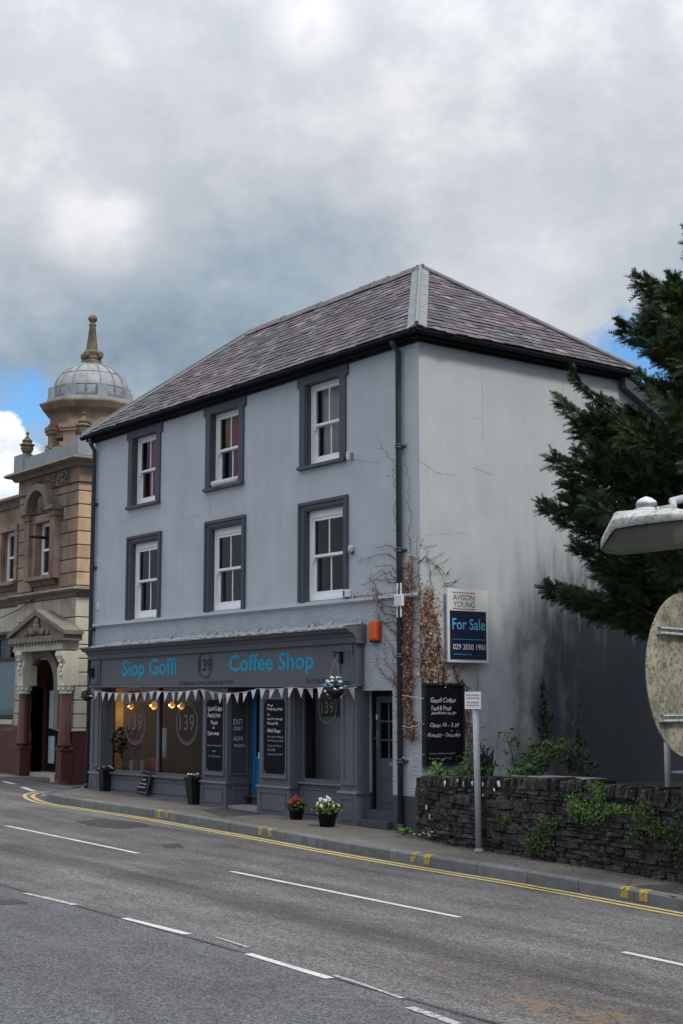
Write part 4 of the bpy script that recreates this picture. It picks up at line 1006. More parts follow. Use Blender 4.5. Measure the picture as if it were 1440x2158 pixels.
for (px, py, y_, r), pl in zip(((277,1489,0.75,0.058),(325,1487,0.9,0.082),(363,1486,1.3,0.065),(383,1488,1.5,0.068)), places):
    c = onY(px, py, y_); t = thing('pendant_lamp', 'glowing amber glass pendant lamp, '+pl, 'lamp', (c.x, c.y, c.z), 'pendant lamps in the cafe')
    MB().lathe([(0.03,r*1.15),(r*0.6,r*0.85),(r,0.1*r),(r*0.95,-0.3*r),(r*0.6,-0.85*r),(0.02,-1.0*r)][::-1], (c.x,c.y,c.z), 14).build('globe', 'bulb_glow', t, True)
    MB().blobm((c.x, c.y-r-0.004, c.z), 0.02, 1, 1, 0).build('bulb', 'filament', t, True)
    MB().tube([(c.x,c.y,c.z+r), (c.x,c.y,2.86)], 0.008, 6).build('flex', 'black_trim', t)
    pld = bpy.data.lights.new('pendant_light', 'POINT'); pld.energy = 2.2; pld.color = (1.0,0.6,0.25); pld.shadow_soft_size = r
    plo = bpy.data.objects.new('pendant_light', pld); COL.objects.link(plo); plo.parent = t; plo.location = (0, -0.05, -r-0.08)
# ------------------------------------------------------------------ things on the house
def proj(p):
    d = Vector(p)-CAM; c = AX*d.x+AY*d.y+AZ*d.z
    return PCX+FPX*c.x/c.z, PCY+FPX*c.y/c.z, c.z
def z_at(x, y, py):
    z = 1.0
    for _ in range(20):
        a = proj((x, y, z))[1]; b = proj((x, y, z+0.1))[1]; z += (py-a)/(b-a)*0.1
    return z
# bunting
t = thing('bunting', 'white triangular bunting strung under the shop fascia', 'bunting', (-6, -0.24, 2.2))
yb_ = -0.25
anch = [onY(196,1455,yb_), onY(330,1456,yb_), onY(424,1452,yb_), onY(478,1461,yb_), onY(545,1451,yb_), onY(612,1448,yb_), onY(690,1447,yb_), onY(752,1449,yb_)]
line = []
for a, b in zip(anch[:-1], anch[1:]):
    n = 10
    for i in range(n): 
        p = a.lerp(b, i/n); s_ = i/n; p.z -= 0.05*(b-a).length/2.5*4*s_*(1-s_); line.append(p)
line.append(anch[-1]); MB().tube(line, 0.005, 5).build('string', 'rope', t)
cum = [0.0]
for a, b in zip(line[:-1], line[1:]): cum.append(cum[-1]+(b-a).length)
def lp(s):
    for i in range(1, len(cum)):
        if cum[i] >= s: return line[i-1].lerp(line[i], (s-cum[i-1])/(cum[i]-cum[i-1]))
    return line[-1]
s = 0.08
while s < cum[-1]-0.22:
    w = R_.uniform(0.165, 0.19); a, b = lp(s), lp(s+w); tw = R_.uniform(-0.07, 0.07); h = R_.uniform(0.17, 0.205); m = (a+b)/2
    tip = m+Vector((R_.uniform(-0.025,0.025), tw, -h)); mid = (a+b+tip)/3+Vector((0, R_.uniform(-0.045,0.045), 0))
    o = build([a, b, tip, mid], [(0,3,1),(1,3,2),(2,3,0)], 'flag', 'bunting_cloth', t, True)
    s += w+R_.uniform(0.08, 0.135)
# hanging baskets and brackets
def leafcloud(mb, pts, size, rr, n_each=1, flat=None, tone=(0.6, 1.5), el=1.5):
    for p in pts:
        for _ in range(n_each):
            d = Vector((rr.gauss(0,1), rr.gauss(0,1), rr.gauss(0,1))).normalized(); e = d.orthogonal().normalized()
            e = Matrix.Rotation(rr.uniform(0, 6.28), 3, d) @ e
            if flat is not None: d = (d*0.8+Vector(flat)*1.0).normalized(); e = (e-d*e.dot(d)).normalized()
            f = d.cross(e); s_ = size*rr.uniform(0.6, 1.3); p = Vector(p)
            mb.tone = rr.uniform(*tone)
            mb.add([p-e*s_*el*0.5, p+f*s_*0.42+d*s_*0.12, p+e*s_*el*0.5, p-f*s_*0.42+d*s_*0.12], [(0,1,2),(0,2,3)])
def ballpts(c, r, n, rr, zs=1.0, half=False):
    out = []
    while len(out) < n:
        v = Vector((rr.uniform(-1,1), rr.uniform(-1,1), rr.uniform(0 if half else -1, 1)))
        if 0.35 < v.length < 1: out.append(Vector(c)+Vector((v.x*r, v.y*r, v.z*r*zs)))
    return out
def flowers(mb, pts, s, rr):
    for p in pts:
        mb.blobm(p, s*rr.uniform(0.7, 1.2), rr.randint(0, 999), 1, 0.3, (1, 1, 0.6))
def hanging(px, py, y, r, label, hooky, cols, xb):
    c = onY(px, py, y); rr = random.Random(px)
    br = MB(); top = c.z+hooky
    br.tube([(xb, YF-0.09 if xb > -10 else -0.14, top+0.02), (xb, y+0.10, top+0.05), (c.x, y, top+0.04), (c.x, y, top-0.05)], 0.012, 6)
    br.box(xb-0.03, xb+0.03, YF-0.11, YF-0.07, top-0.14, top+0.06); br.build('basket_bracket', 'black_trim', shop)
    t = thing('hanging_basket', label, 'plant', c, 'hanging baskets on the shop front')
    MB().lathe([(0.02,-r*0.95),(r*0.5,-r*0.8),(r*0.85,-r*0.4),(r*0.95,0)], c, 14).build('basket', 'pot_black', t, True)
    ch = MB()
    for k in range(3): a = k*2.09+0.4; ch.tube([(c.x+r*0.9*math.cos(a), c.y+r*0.9*math.sin(a), c.z), (c.x, c.y, top-0.05)], 0.004, 4)
    ch.build('chain', 'steel', t)
    mb = MB(); leafcloud(mb, ballpts((c.x,c.y,c.z+0.02), r*1.05, 120, rr, 0.8), 0.05, rr); stuff(mb.build('foliage', 'leaf_dark', t, tones=True))
    for col, n in cols:
        mb = MB(); flowers(mb, [p for p in ballpts((c.x,c.y,c.z+0.04), r*1.2, n, rr, 0.8)], 0.036, rr); stuff(mb.build('blooms', col, t, True))
hanging(706, 1452, -0.48, 0.165, 'hanging basket of blue and white flowers on right pilaster bracket', 0.56, (('petal_blue', 26), ('petal_white', 20)), sx(728, YF, 1385))
hanging(184, 1466, -0.42, 0.13, 'small hanging basket with few white flowers at left end of shopfront', 0.52, (('petal_white', 9),), sx(203, YF, 1420))
# alarm box
a0 = onY(782,1312,0.0); a1 = onY(800,1352,0.0)
t = thing('alarm_box', 'red and orange burglar alarm box on the render beside shopfront', 'alarm', (a0.x+0.14, -0.05, a1.z))
x0, x1, z0, z1 = a0.x+0.03, a0.x+0.29, a1.z, a0.z+0.01
MB().cbox(x0, x1, -0.085, -0.001, z0, z1, 0.02).build('case', 'red_plastic', t)
MB().prism([(x0+0.02,z0+0.05),(x1-0.025,z0+0.05),(x1-0.025,z1-0.02),(x0+0.02,z1-0.02)], 'y', -0.092, -0.084).build('face', 'orange_plastic', t)
MB().box(x0+0.03, x1-0.03, -0.08, -0.005, z0-0.012, z0+0.012).build('strobe', 'black_trim', t)
# wireless unit on the downpipe
c = onY(841,1265,-0.16); t = thing('wireless_unit', 'white square wireless unit with four rods on the downpipe', 'antenna', (c.x, -0.14, c.z-0.2))
MB().cbox(c.x-0.10, c.x+0.10, -0.185, -0.125, c.z-0.10, c.z+0.09, 0.012).build('case', 'white_plastic', t)
for dx in (-0.045, 0.045):
    for z0_, z1_ in ((0.09, 0.27), (-0.27, -0.10)): MB().cbox(c.x+dx-0.014, c.x+dx+0.014, -0.17, -0.142, c.z+z0_, c.z+z1_, 0.006).build('rod', 'white_plastic', t)
# small fittings
c = onY(741,961,0); t = thing('sensor', 'small white sensor beside the top right window', 'sensor', c)
MB().cbox(c.x-0.04, c.x+0.03, -0.09, -0.03, c.z-0.07, c.z+0.07, 0.012).build('body', 'white_plastic', t); MB().box(c.x+0.0, c.x+0.05, -0.03, 0, c.z-0.06, c.z+0.05).build('bracket', 'grey_plastic', t)
c = onY(744,1158,0); t = thing('twin_light', 'small twin wall light beside the first floor right window', 'light', c)
for dx in (-0.03, 0.03): MB().lathe([(0.022,-0.06),(0.026,0),(0.022,0.06),(0.008,0.07)], (c.x+dx, -0.05, c.z), 8).build('lamp', 'lantern_shell', t, True)
MB().box(c.x-0.035, c.x+0.035, -0.03, 0, c.z-0.07, c.z-0.03).build('base', 'black_trim', t)
c = onY(735,1250,-0.02); t = thing('meter_box', 'small blue and white box on string course at window corner', 'box', c)
MB().cbox(c.x-0.08, c.x+0.06, -0.09, 0.0, c.z-0.07, c.z+0.06, 0.01).build('case', 'white_plastic', t); MB().box(c.x-0.07, c.x-0.02, -0.093, -0.088, c.z-0.05, c.z+0.04).build('panel', 'blue_plastic', t)
c = onY(208,1277,0); tag(MB().cbox(c.x-0.055, c.x+0.055, -0.02, 0, c.z-0.085, c.z+0.085, 0.004).build('plaque', 'white_plastic'), 'small white blank plaque beside the left downpipe', 'plaque')
a = onY(449,1021,-0.10); b = Vector((a.x+0.62, 0.06, a.z+0.02))
t = thing('rolled_cloth', 'grey white rolled bundle lying on middle top window sill', 'bundle', (a.x+0.3, 0, a.z-0.06))
MB().tube([a, a.lerp(b,0.5)+Vector((0,0,0.008)), b], [0.062,0.06,0.05], 12).build('roll', 'white_cloth', t, True); MB().tube([a-(b-a)*0.012, a+(b-a)*0.012], 0.064, 12).build('end', 'grey_plastic', t)
# for sale board (on the side wall, X = 0.03)
bx = 0.10; y0, y1, z0, z1 = 0.47, 1.33, 2.62, 3.79
t = thing('sale_board', 'white and navy estate agent board reading For Sale on side wall', 'sign', (bx, 0.9, z0))
MB().box(bx-0.03, bx, y0, y1, z0, z1).build('panel', 'board_white', t)
mb = MB()
for yy in (y0+0.15, y1-0.15): mb.box(0.0, bx-0.03, yy-0.03, yy+0.03, z0+0.05, z1-0.05)
mb.build('batten', 'bark', t)
zn = z1-0.355; MB().box(bx-0.001, bx+0.003, y0+0.045, y1-0.045, z0+0.045, zn).build('navy_field', 'board_navy', t)
def bword(s, ya, yb, za, zb_, mat, x=None, bold=0.0):
    mb = MB(); text_into(mb, s, (x or bx+0.006, 0, 0), (0,1,0), (0,0,1), ya, yb, za, zb_, bold=bold); mb.build('lettering', mat, t)
W_ = y1-y0
bword('AVISON', y0+W_*.13, y0+W_*.66, z1-0.185, z1-0.095, 'board_ink', bx+0.003); bword('YOUNG', y0+W_*.15, y0+W_*.67, z1-0.295, z1-0.205, 'board_ink', bx+0.003)
for zz in (z1-0.065, z1-0.325): MB().box(bx, bx+0.003, y0+W_*.12, y0+W_*.68, zz-0.005, zz+0.006).build('rule', 'board_red', t)
bword('For Sale', y0+W_*.11, y0+W_*.92, zn-0.30, zn-0.12, 'board_sky', None, 0.01); bword('029 2050 1901', y0+W_*.12, y0+W_*.91, z0+0.20, z0+0.29, 'board_white', None, 0.01)
bword('avisonyoung.co.uk', y0+W_*.13, y0+W_*.58, z0+0.105, z0+0.15, 'board_sky')
MB().box(bx+0.002, bx+0.006, y0+W_*.12, y0+W_*.91, z0+0.36, z0+0.367).build('rule', 'board_sky', t)
# chalkboard on the side wall
y0, y1, z0, z1 = 0.005, 0.83, 1.02, 2.29; bx = 0.06
t = thing('chalkboard', 'tall black chalkboard with opening hours hung on corner side wall', 'chalkboard', (bx, 0.4, z0))
bd = MB().box(bx-0.05, bx, y0+0.03, y1-0.03, z0+0.03, z1-0.03).build('board', 'blackboard', t)
mb = MB(); frame_ring_x(mb, y0, y1, z0, z1, 0.04, bx-0.055, bx+0.018); mb.build('frame', 'dark_timber', t)
W_, H_ = y1-y0, z1-z0
scrawl(bd, [('Good Coffee', y0+W_*.16, z1-H_*.23, W_*.62, H_*.058), ('Food & Fresh', y0+W_*.17, z1-H_*.325, W_*.50, H_*.055), ('produce to go', y0+W_*.18, z1-H_*.385, W_*.62, H_*.048),
            ('Open 10 - 3.30', y0+W_*.14, z1-H_*.54, W_*.72, H_*.06), ('Tuesday - Saturday', y0+W_*.10, z1-H_*.66, W_*.80, H_*.06)], bx+0.003, 0, (0,1,0), seed=5)
scrawl(bd, [('Limited Seating available', y0+W_*.11, z1-H_*.865, W_*.66, H_*.026), ('& garden seating', y0+W_*.11, z1-H_*.925, W_*.56, H_*.028)], bx+0.003, 0, (0,1,0), mat='faint_chalk', seed=6)
for k, (ya, yb2) in enumerate(((1465,1472),(1530,1526),(1596,1590))):
    a = onY(848, ya, -0.13); b = onX(888, yb2, 0.06)
    MB().tube([a, (a.x+0.2, -0.14, a.z-0.02), (0.05,-0.02,b.z), (0.06,0.01,b.z)], 0.005, 5).build('tie', 'rope', t)

# ------------------------------------------------------------------ dried creeper over the corner
creeper = thing('creeper', 'dried brown creeper clinging to the wall corner and downpipe', 'plant', (0.1, -0.1, 0.1))
rr = random.Random(21); stems = MB(); lv = MB()
def wallpt(px, py, side):
    return onX(px, py, 0.015) if side else onY(px, py, -0.02)
def vine(pts, side, r0, dens, lsize=0.036, spread=0.035, subs=0, wig=3.0):
    P = []
    for (a, b), (c, d) in zip(pts[:-1], pts[1:]):
        n = max(2, int(math.hypot(c-a, d-b)/9))
        for i in range(n): P.append((a+(c-a)*i/n+rr.gauss(0, wig), b+(d-b)*i/n+rr.gauss(0, wig*0.6)))
    P.append(pts[-1])
    Q = [wallpt(*p, side)+(Vector((rr.uniform(0,0.02),0,0)) if side else Vector((0,-rr.uniform(0,0.02),0))) for p in P]
    n = len(Q); stems.tube(Q, [max(0.003, 1.25*r0*(1-0.7*i/n)) for i in range(n)], 5)
    for i, q in enumerate(Q):
        k = 2.3*dens*rr.uniform(0.2, 1.8); k = int(k)+(rr.random() < k-int(k))
        for _ in range(k):
            o = Vector((rr.uniform(0.005,0.06), rr.gauss(0,spread), rr.gauss(0,spread))) if side else Vector((rr.gauss(0,spread), -rr.uniform(0.005,0.06), rr.gauss(0,spread)))
            leafcloud(lv, [q+o], lsize*0.98, rr, 1, (1,0,0) if side else (0,-1,0), (0.4, 1.7), 1.2)
        if subs and rr.random() < subs:
            L_ = rr.uniform(14, 40); an = rr.uniform(-0.9, 0.9)+(math.pi if rr.random() < 0.5 else 0)
            vine([P[i], (P[i][0]+L_*math.cos(an), P[i][1]+L_*math.sin(an)*0.8)], side, r0*0.5, dens*0.45, lsize*0.85, spread*0.8, 0, 2)
for x_ in (858, 862, 866, 870):
    vine([(x_+4,1560),(x_+rr.uniform(-4,4),1480),(x_+rr.uniform(-4,4),1380),(x_+rr.uniform(-3,4),1280),(x_+rr.uniform(-2,4),rr.uniform(1170,1235))], 0, 0.012, 2.3, subs=0.22)
vine([(858,1290),(852,1210),(836,1120),(834,1050),(834,985),(800,930)], 0, 0.006, 0.35, 0.026, 0.015)
vine([(858,1200),(868,1100),(860,1000),(858,930)], 0, 0.005, 0.25, 0.024, 0.012)
for path in ([(846,1190),(825,1165),(790,1172),(778,1178)], [(846,1160),(820,1150),(795,1155)], [(846,1215),(828,1192),(798,1194)], [(846,1228),(825,1208),(798,1204)], [(842,1240),(830,1222),(812,1215)],
             [(846,1235),(815,1223),(790,1222),(766,1232)], [(800,1255),(790,1240),(784,1208)]): vine(path, 0, 0.006, 0.9, 0.027, 0.018, 0.1)
for path in ([(858,1300),(835,1300),(812,1290),(800,1265),(788,1240)], [(855,1330),(830,1310),(800,1310),(798,1280)], [(842,1255),(800,1256),(745,1257)], [(858,1350),(830,1330),(810,1310)], [(850,1280),(815,1275),(795,1250)]): vine(path, 0, 0.008, 1.9, 0.033, 0.03, 0.2)
for path in ([(858,1480),(838,1430),(820,1400),(812,1370),(812,1355)], [(850,1440),(812,1430),(800,1400),(798,1380)], [(846,1400),(825,1365),(812,1340)]): vine(path, 0, 0.006, 1.0, 0.03, 0.022, 0.15)
vine([(848,1490),(838,1450),(832,1420)], 0, 0.008, 3.0, 0.034, 0.035)
for k in range(9):
    x_ = 884+k*6.3
    vine([(x_+rr.uniform(-5,12),1445),(x_+rr.uniform(-4,4),1380),(x_+rr.uniform(-8,4)-k*1.5,1310),(x_-k*2.5+rr.uniform(-4,6),rr.uniform(1215,1290))], 1, 0.009, 1.5, 0.038, 0.035, subs=0.12)
for path in ([(880,1280),(884,1220),(878,1160),(876,1130)], [(878,1190),(898,1170),(930,1200),(942,1238)], [(930,1200),(920,1193),(918,1196)], [(900,1300),(912,1240),(900,1180),(894,1135)], [(935,1215),(948,1200)], [(940,1232),(960,1225),(965,1222)], [(890,1400),(915,1330),(925,1260)]): vine(path, 1, 0.006, 0.35, 0.028, 0.016, 0.12)
for path in ([(952,1400),(970,1440),(985,1480),(990,1560),(1000,1620)], [(965,1420),(982,1450),(992,1530),(996,1600)], [(975,1500),(985,1560),(985,1620)]): vine(path, 1, 0.008, 1.6, 0.036, 0.03, 0.15)
vine([(1002,1455),(1004,1440),(1003,1412)], 1, 0.004, 0.5, 0.025, 0.012)
stems.build('stem', 'vine_stem', creeper, True); stuff(lv.build('dry_leaves', 'dry_leaf', creeper, tones=True))

# ------------------------------------------------------------------ garden wall
gwall = thing('garden_wall', 'low dark rubble stone wall with upright coping beside the pavement', 'wall', (4.0, -0.9, 0))
WQ = smoothed(dense(WALLF, 0.1), 4); wl = [0.0]
for i in range(1, len(WQ)): wl.append(wl[-1]+(WQ[i]-WQ[i-1]).length)
def wpt(s):
    s = max(0.0, min(wl[-1]-1e-4, s))
    for i in range(1, len(wl)):
        if wl[i] >= s:
            d = (WQ[i]-WQ[i-1]).normalized(); return WQ[i-1].lerp(WQ[i], (s-wl[i-1])/(wl[i]-wl[i-1])), d, Vector((d.y, -d.x, 0))
tz = [(x, z_at(x, wall_y(x), py)) for x, py in ((0.13,1636),(1.5,1638),(3.0,1641),(4.4,1646),(4.5,1655),(6.0,1668))]+[(9.0, 0.75), (16, 0.6)]
def wtop(x):
    for (a, b), (c, d) in zip(tz[:-1], tz[1:]):
        if a <= x <= c: return b+(d-b)*(x-a)/(c-a)
    return tz[0][1] if x < tz[0][0] else tz[-1][1]
core = MB(); vs = []
n = int(wl[-1]/0.3)
for i in range(n+1):
    p, d, o_ = wpt(wl[-1]*i/n); zt = wtop(p.x)-0.05
    for q, z in ((p-o_*0.035, zp(p.x)-0.2), (p-o_*0.035, zt), (p-o_*0.40, zt), (p-o_*0.40, zp(p.x)-0.2)): vs.append((q.x, q.y, z))
core.add(vs, [(4*i+k, 4*i+4+k, 4*i+5+k, 4*i+1+k) for i in range(n) for k in range(3)]+[(0,1,2,3)])
recalc(core.build('core', 'mortar_dark', gwall))
rr = random.Random(5); wrest = MB()
def stone(s0, s1, z0, z1, lean=0.0, depth=0.10, proud=0.02, cap=False):
    g = 0.006; s0 += g; s1 -= g; z0 += g*0.7; z1 -= g*0.7
    pr = rr.uniform(-0.025, proud*1.5); j = lambda a: rr.uniform(-a, a)
    jj = min(0.020, (s1-s0)*0.15, (z1-z0)*0.22); iz = min(0.022, (z1-z0)*0.22, (s1-s0)*0.22); vs = []
    def at(s_, z_, o):
        p, d, n_ = wpt(s_); q = p+n_*o; return Vector((q.x, q.y, z_))
    cs = [(s0+j(jj), z0+j(jj)), (s1+j(jj), z0+j(jj)), (s1+lean+j(jj), z1+j(jj)), (s0+lean+j(jj), z1+j(jj))]
    ct = (sum(c[0] for c in cs)/4, sum(c[1] for c in cs)/4)
    back_ = [at(a, b, -depth) for a, b in cs]; mid_ = [at(a, b, pr-0.012+j(0.004)) for a, b in cs]
    def ins(a, b):
        L_ = math.hypot(ct[0]-a, ct[1]-b); return a+(ct[0]-a)/L_*iz*1.3, b+(ct[1]-b)/L_*iz
    fr_ = [at(*ins(a, b), pr+rr.uniform(-0.006, 0.02)) for a, b in cs]
    fs = [(8,9,10,11)]
    for k in range(4): fs += [(4+k, 4+(k+1)%4, 8+(k+1)%4, 8+k), (k, (k+1)%4, 4+(k+1)%4, 4+k)]
    return back_+mid_+fr_, fs
LIM = 0.0
while wpt(LIM)[0].x < 6.35: LIM += 0.05
z_rows = []; z = -0.22
count = 0; stones = []
while z < 1.35:
    h = rr.choice([0.05, 0.06, 0.07, 0.085, 0.10, 0.13]); s = rr.uniform(-0.15, 0)
    while s < LIM+3.0:
        w = rr.uniform(0.10, 0.38)*(1.1 if h > 0.1 else 1.0)
        a, b = max(s, 0.0), s+w; p = wpt((a+b)/2)[0]; zt = wtop(p.x)-0.145; zg = zp(p.x)-0.02
        dzr = zp(p.x)*0.6
        za, zb2 = max(z+dzr, zg-0.03), min(z+h+dzr, zt)
        if b-a > 0.06 and zb2-za > 0.03:
            if zt-(z+h+dzr) < 0.03: zb2 = zt
            vs, fs = stone(a, b, za, zb2)
            stones.append(((b-a)*(zb2-za) if a < LIM else 0, vs, fs)); count += 1
        s += w
    z += h
stones.sort(key=lambda e: -e[0])
for i_, (ar_, vs, fs) in enumerate(stones):
    if i_ < 300 and ar_ > 0: build(vs, fs, 'stone', 'stone_rubble', gwall)
    else: wrest.tone = rr.uniform(0.6, 1.4); wrest.add(vs, fs)
s = 0.0
while s < LIM+3.0:
    w = rr.uniform(0.055, 0.105); p = wpt(s+w/2)[0]; zt = wtop(p.x)
    vs, fs = stone(s, s+w, zt-0.15, zt+rr.uniform(-0.02, 0.025), lean=0.035+rr.uniform(-0.015, 0.02), depth=0.40, proud=0.03)
    if s < LIM: build(vs, fs, 'coping_stone', 'stone_rubble', gwall)
    else: wrest.tone = rr.uniform(0.6, 1.4); wrest.add(vs, fs)
    s += w
stuff(wrest.build('far_stones', 'stone_rest', gwall, tones=True))
print('stones', count)
# flaking limewash splashes near the top
def on_wall(px, py, o=0.03):
    best = None
    for i in range(0, int(LIM/0.02)):
        p, d, n_ = wpt(i*0.02); q = p+n_*o; a = proj((q.x, q.y, 0.7))[0]
        if best is None or abs(a-px) < best[0]: best = (abs(a-px), q, n_, d)
    q = best[1]; return Vector((q.x, q.y, z_at(q.x, q.y, py))), best[2], best[3]
for k, (px, py, r) in enumerate(((938,1650,0.045),(965,1645,0.03),(978,1652,0.035),(996,1650,0.04),(1018,1652,0.035),(1052,1652,0.06),(1042,1664,0.035),(898,1700,0.05),(905,1722,0.05),(903,1758,0.05),(1018,1676,0.025))):
    c, n_, d_ = on_wall(px, py, 0.045); q = random.Random(k); mb = MB(); pts = []
    for i in range(11):
        a = 2*math.pi*i/11; r_ = r*q.uniform(0.45, 1.15); pts.append(c+d_*r_*math.cos(a)*0.7+Vector((0,0,1))*r_*math.sin(a)+n_*q.uniform(-0.006,0.006))
    o = build([c+n_*0.008]+pts, [(0, 1+i, 1+(i+1)%11) for i in range(11)], 'limewash_flake', 'lime_white', gwall)
garden = structure(sheet('garden', 'garden_soil', rng(0.02, 20, 20), rng(-0.2, 14, 10), lambda x, y: 0.62-0.012*x if y > -0.1-0.05*x else 0.62-0.012*x))
mb = MB(); a = atD(1195,1638,20.2); tag(MB().cbox(a.x-1.0, a.x+0.55, a.y-0.15, a.y+0.25, 0.55, a.z, 0.015).build('concrete_ledge', 'concrete'), 'grey concrete ledge behind the middle of the stone wall', 'ledge')
# ------------------------------------------------------------------ plants by the wall
def clump(name, label, cat, centers, n, size, mat, seed, flat=None, stem=None, group=None):
    q = random.Random(seed); pts = []; cs = [Vector(c[0]) for c in centers]
    base = Vector((sum(c.x for c in cs)/len(cs), sum(c.y for c in cs)/len(cs), min(c[0][2]-c[1][2] for c in centers)))
    t = thing(name, label, cat, base, group)
    mb = MB(); tot = sum(c[1][0]*c[1][2] for c in centers)
    for c, (rx, ry, rz) in centers:
        k = int(n*rx*rz/tot)
        for _ in range(k):
            while True:
                v = Vector((q.gauss(0,.55), q.gauss(0,.5), q.gauss(0,.55)))
                if v.length < 1.7: break
            pts.append(Vector(c)+Vector((v.x*rx, v.y*ry, v.z*rz)))
    leafcloud(mb, pts, size, q, 1, flat); stuff(mb.build('leaves', mat, t, tones=True))
    sm = MB()
    for c in cs:
        for _ in range(3): sm.tube([base+Vector((q.uniform(-.05,.05), q.uniform(-.03,.03), 0)), base.lerp(c, 0.5)+Vector((q.uniform(-.08,.08), 0, 0)), c+Vector((q.uniform(-.1,.1), 0, q.uniform(0,.1)))], [0.004, 0.003, 0.002], 5)
    sm.build('stem', 'vine_stem', t, True)
    return t
def wc(px, py, rx, rz, o=0.08, ry=0.07): return (on_wall(px, py, o)[0], (rx, ry, rz))
clump('ivy', 'dark green ivy patch low on the middle of the stone wall', 'ivy', [wc(1140,1765,.20,.22), wc(1150,1735,.20,.10), wc(1120,1780,.12,.12)], 900, 0.030, 'leaf_green', 31, (0.1,-1,0.2), group='ivy on the stone wall')
clump('ivy', 'light green ivy spreading under the coping at centre right of the wall', 'ivy', [wc(1215,1700,.15,.14), wc(1250,1712,.25,.11), wc(1300,1705,.2,.06), wc(1265,1680,.1,.12), wc(1255,1655,.12,.05)], 1100, 0.030, 'leaf_bright', 32, (0.1,-1,0.2), group='ivy on the stone wall')
clump('ivy', 'trailing dark ivy hanging below the traffic sign', 'ivy', [wc(1360,1715,.16,.14), wc(1385,1745,.2,.08), wc(1335,1765,.08,.12)], 850, 0.030, 'leaf_green', 33, (0.1,-1,0.2), group='ivy on the stone wall')
clump('ivy', 'dark ivy mass at right end of the wall near the picture edge', 'ivy', [wc(1425,1780,.2,.18), wc(1450,1750,.2,.2), wc(1440,1700,.1,.1)], 800, 0.030, 'leaf_dark', 34, (0.1,-1,0.2), group='ivy on the stone wall')
clump('ivy', 'sparse green sprigs on the wall right of the grey post', 'ivy', [wc(1065,1725,.12,.06), wc(1085,1745,.10,.05), wc(1175,1725,.10,.06)], 170, 0.026, 'leaf_green', 35, (0.1,-1,0.2), group='ivy on the stone wall')
clump('fern', 'small fern tuft on the left end of the stone wall', 'plant', [wc(892,1665,.06,.10), wc(903,1640,.08,.05)], 80, 0.03, 'leaf_green', 36, (0,-1,0.3))
def gp(px, py, d): return atD(px, py, d)
clump('shrub', 'bright green leafy shoots under the corner chalkboard', 'shrub', [(gp(925,1622,21.6), (.12,.1,.10)), (gp(950,1633,21.5), (.16,.1,.08)), (gp(935,1640,21.4), (.2,.1,.04))], 130, 0.07, 'leaf_bright', 41, (0,-1,0.6))
clump('shrub', 'dark green spiky shrub behind the grey post', 'shrub', [(gp(1000,1605,21.0), (.2,.15,.18)), (gp(1020,1620,20.9), (.25,.15,.12)), (gp(980,1625,21.2), (.15,.1,.1))], 300, 0.055, 'leaf_green', 42, (0.5,-1,0.5))
q = random.Random(4); mb = MB(); t = thing('sword_plant', 'clump of upright sword leaves just right of the grey post', 'plant', gp(1025,1640,20.9))
for k in range(26):
    b_ = gp(1022+q.uniform(-12,14), 1640, 20.9+q.uniform(-.1,.1)); tp = gp(1022+q.uniform(-25,32), q.uniform(1560,1615), 20.9+q.uniform(-.2,.2)); m_ = b_.lerp(tp, .55)+Vector((0,0,.06)); w = 0.016*right
    mb.tone = q.uniform(.5, 1.4); mb.add([b_-w, b_+w, m_+w, m_-w, tp], [(0,1,2,3), (3,2,4)])
mb.build('leaf_blades', 'leaf_dark', t, tones=True)
t = thing('tall_weed', 'tall thin weed with pale leaves against the grey side wall', 'plant', gp(1085,1632,21.0)); mb = MB(); pts = [gp(1085,1632,21.0), gp(1080,1590,21.0), gp(1070,1560,21.0), gp(1062,1545,21.0)]
mb.tube(pts, [.009,.007,.005,.003], 5).build('stem', 'leaf_green', t); mb = MB(); q = random.Random(8); L_ = []
for k in range(46): a, b = q.choice(list(zip(pts[:-1], pts[1:]))); L_.append(a.lerp(b, q.random())+right*q.gauss(0,.07)+Vector((0,0,q.gauss(0.03,.04))))
leafcloud(mb, L_, 0.05, q, 1, None, (.8,1.6), 2.2); mb.build('leaves', 'leaf_bright', t, tones=True)
clump('shrub', 'rounded green shrub behind the wall below the climber', 'shrub', [(gp(1120,1608,20.9), (.22,.2,.16)), (gp(1150,1580,21.0), (.30,.2,.12)), (gp(1105,1625,20.8), (.2,.15,.1)), (gp(1178,1575,21.1), (.15,.2,.12))], 420, 0.065, 'leaf_green', 43, (0.5,-1,0.6))
clump('wall_climber', 'dark ivy spire climbing the shaded side wall', 'climber', [(onX(1152,1560,.08), (.05,.13,.35)), (onX(1150,1505,.07), (.05,.10,.3)), (onX(1143,1455,.05), (.03,.04,.25))], 330, 0.05, 'leaf_dark', 44, (1,-.4,0.3))
clump('shrub', 'very dark bush in the shade at the foot of the side wall', 'shrub', [(gp(1215,1600,21.2), (.25,.2,.2)), (gp(1230,1622,21.0), (.25,.2,.12)), (gp(1218,1560,21.4), (.06,.06,.35))], 280, 0.06, 'leaf_dark', 45, (0.5,-1,0.6))
def pp(px, py): p = onS(px, py, zp); return Vector((p.x, p.y, p.z))
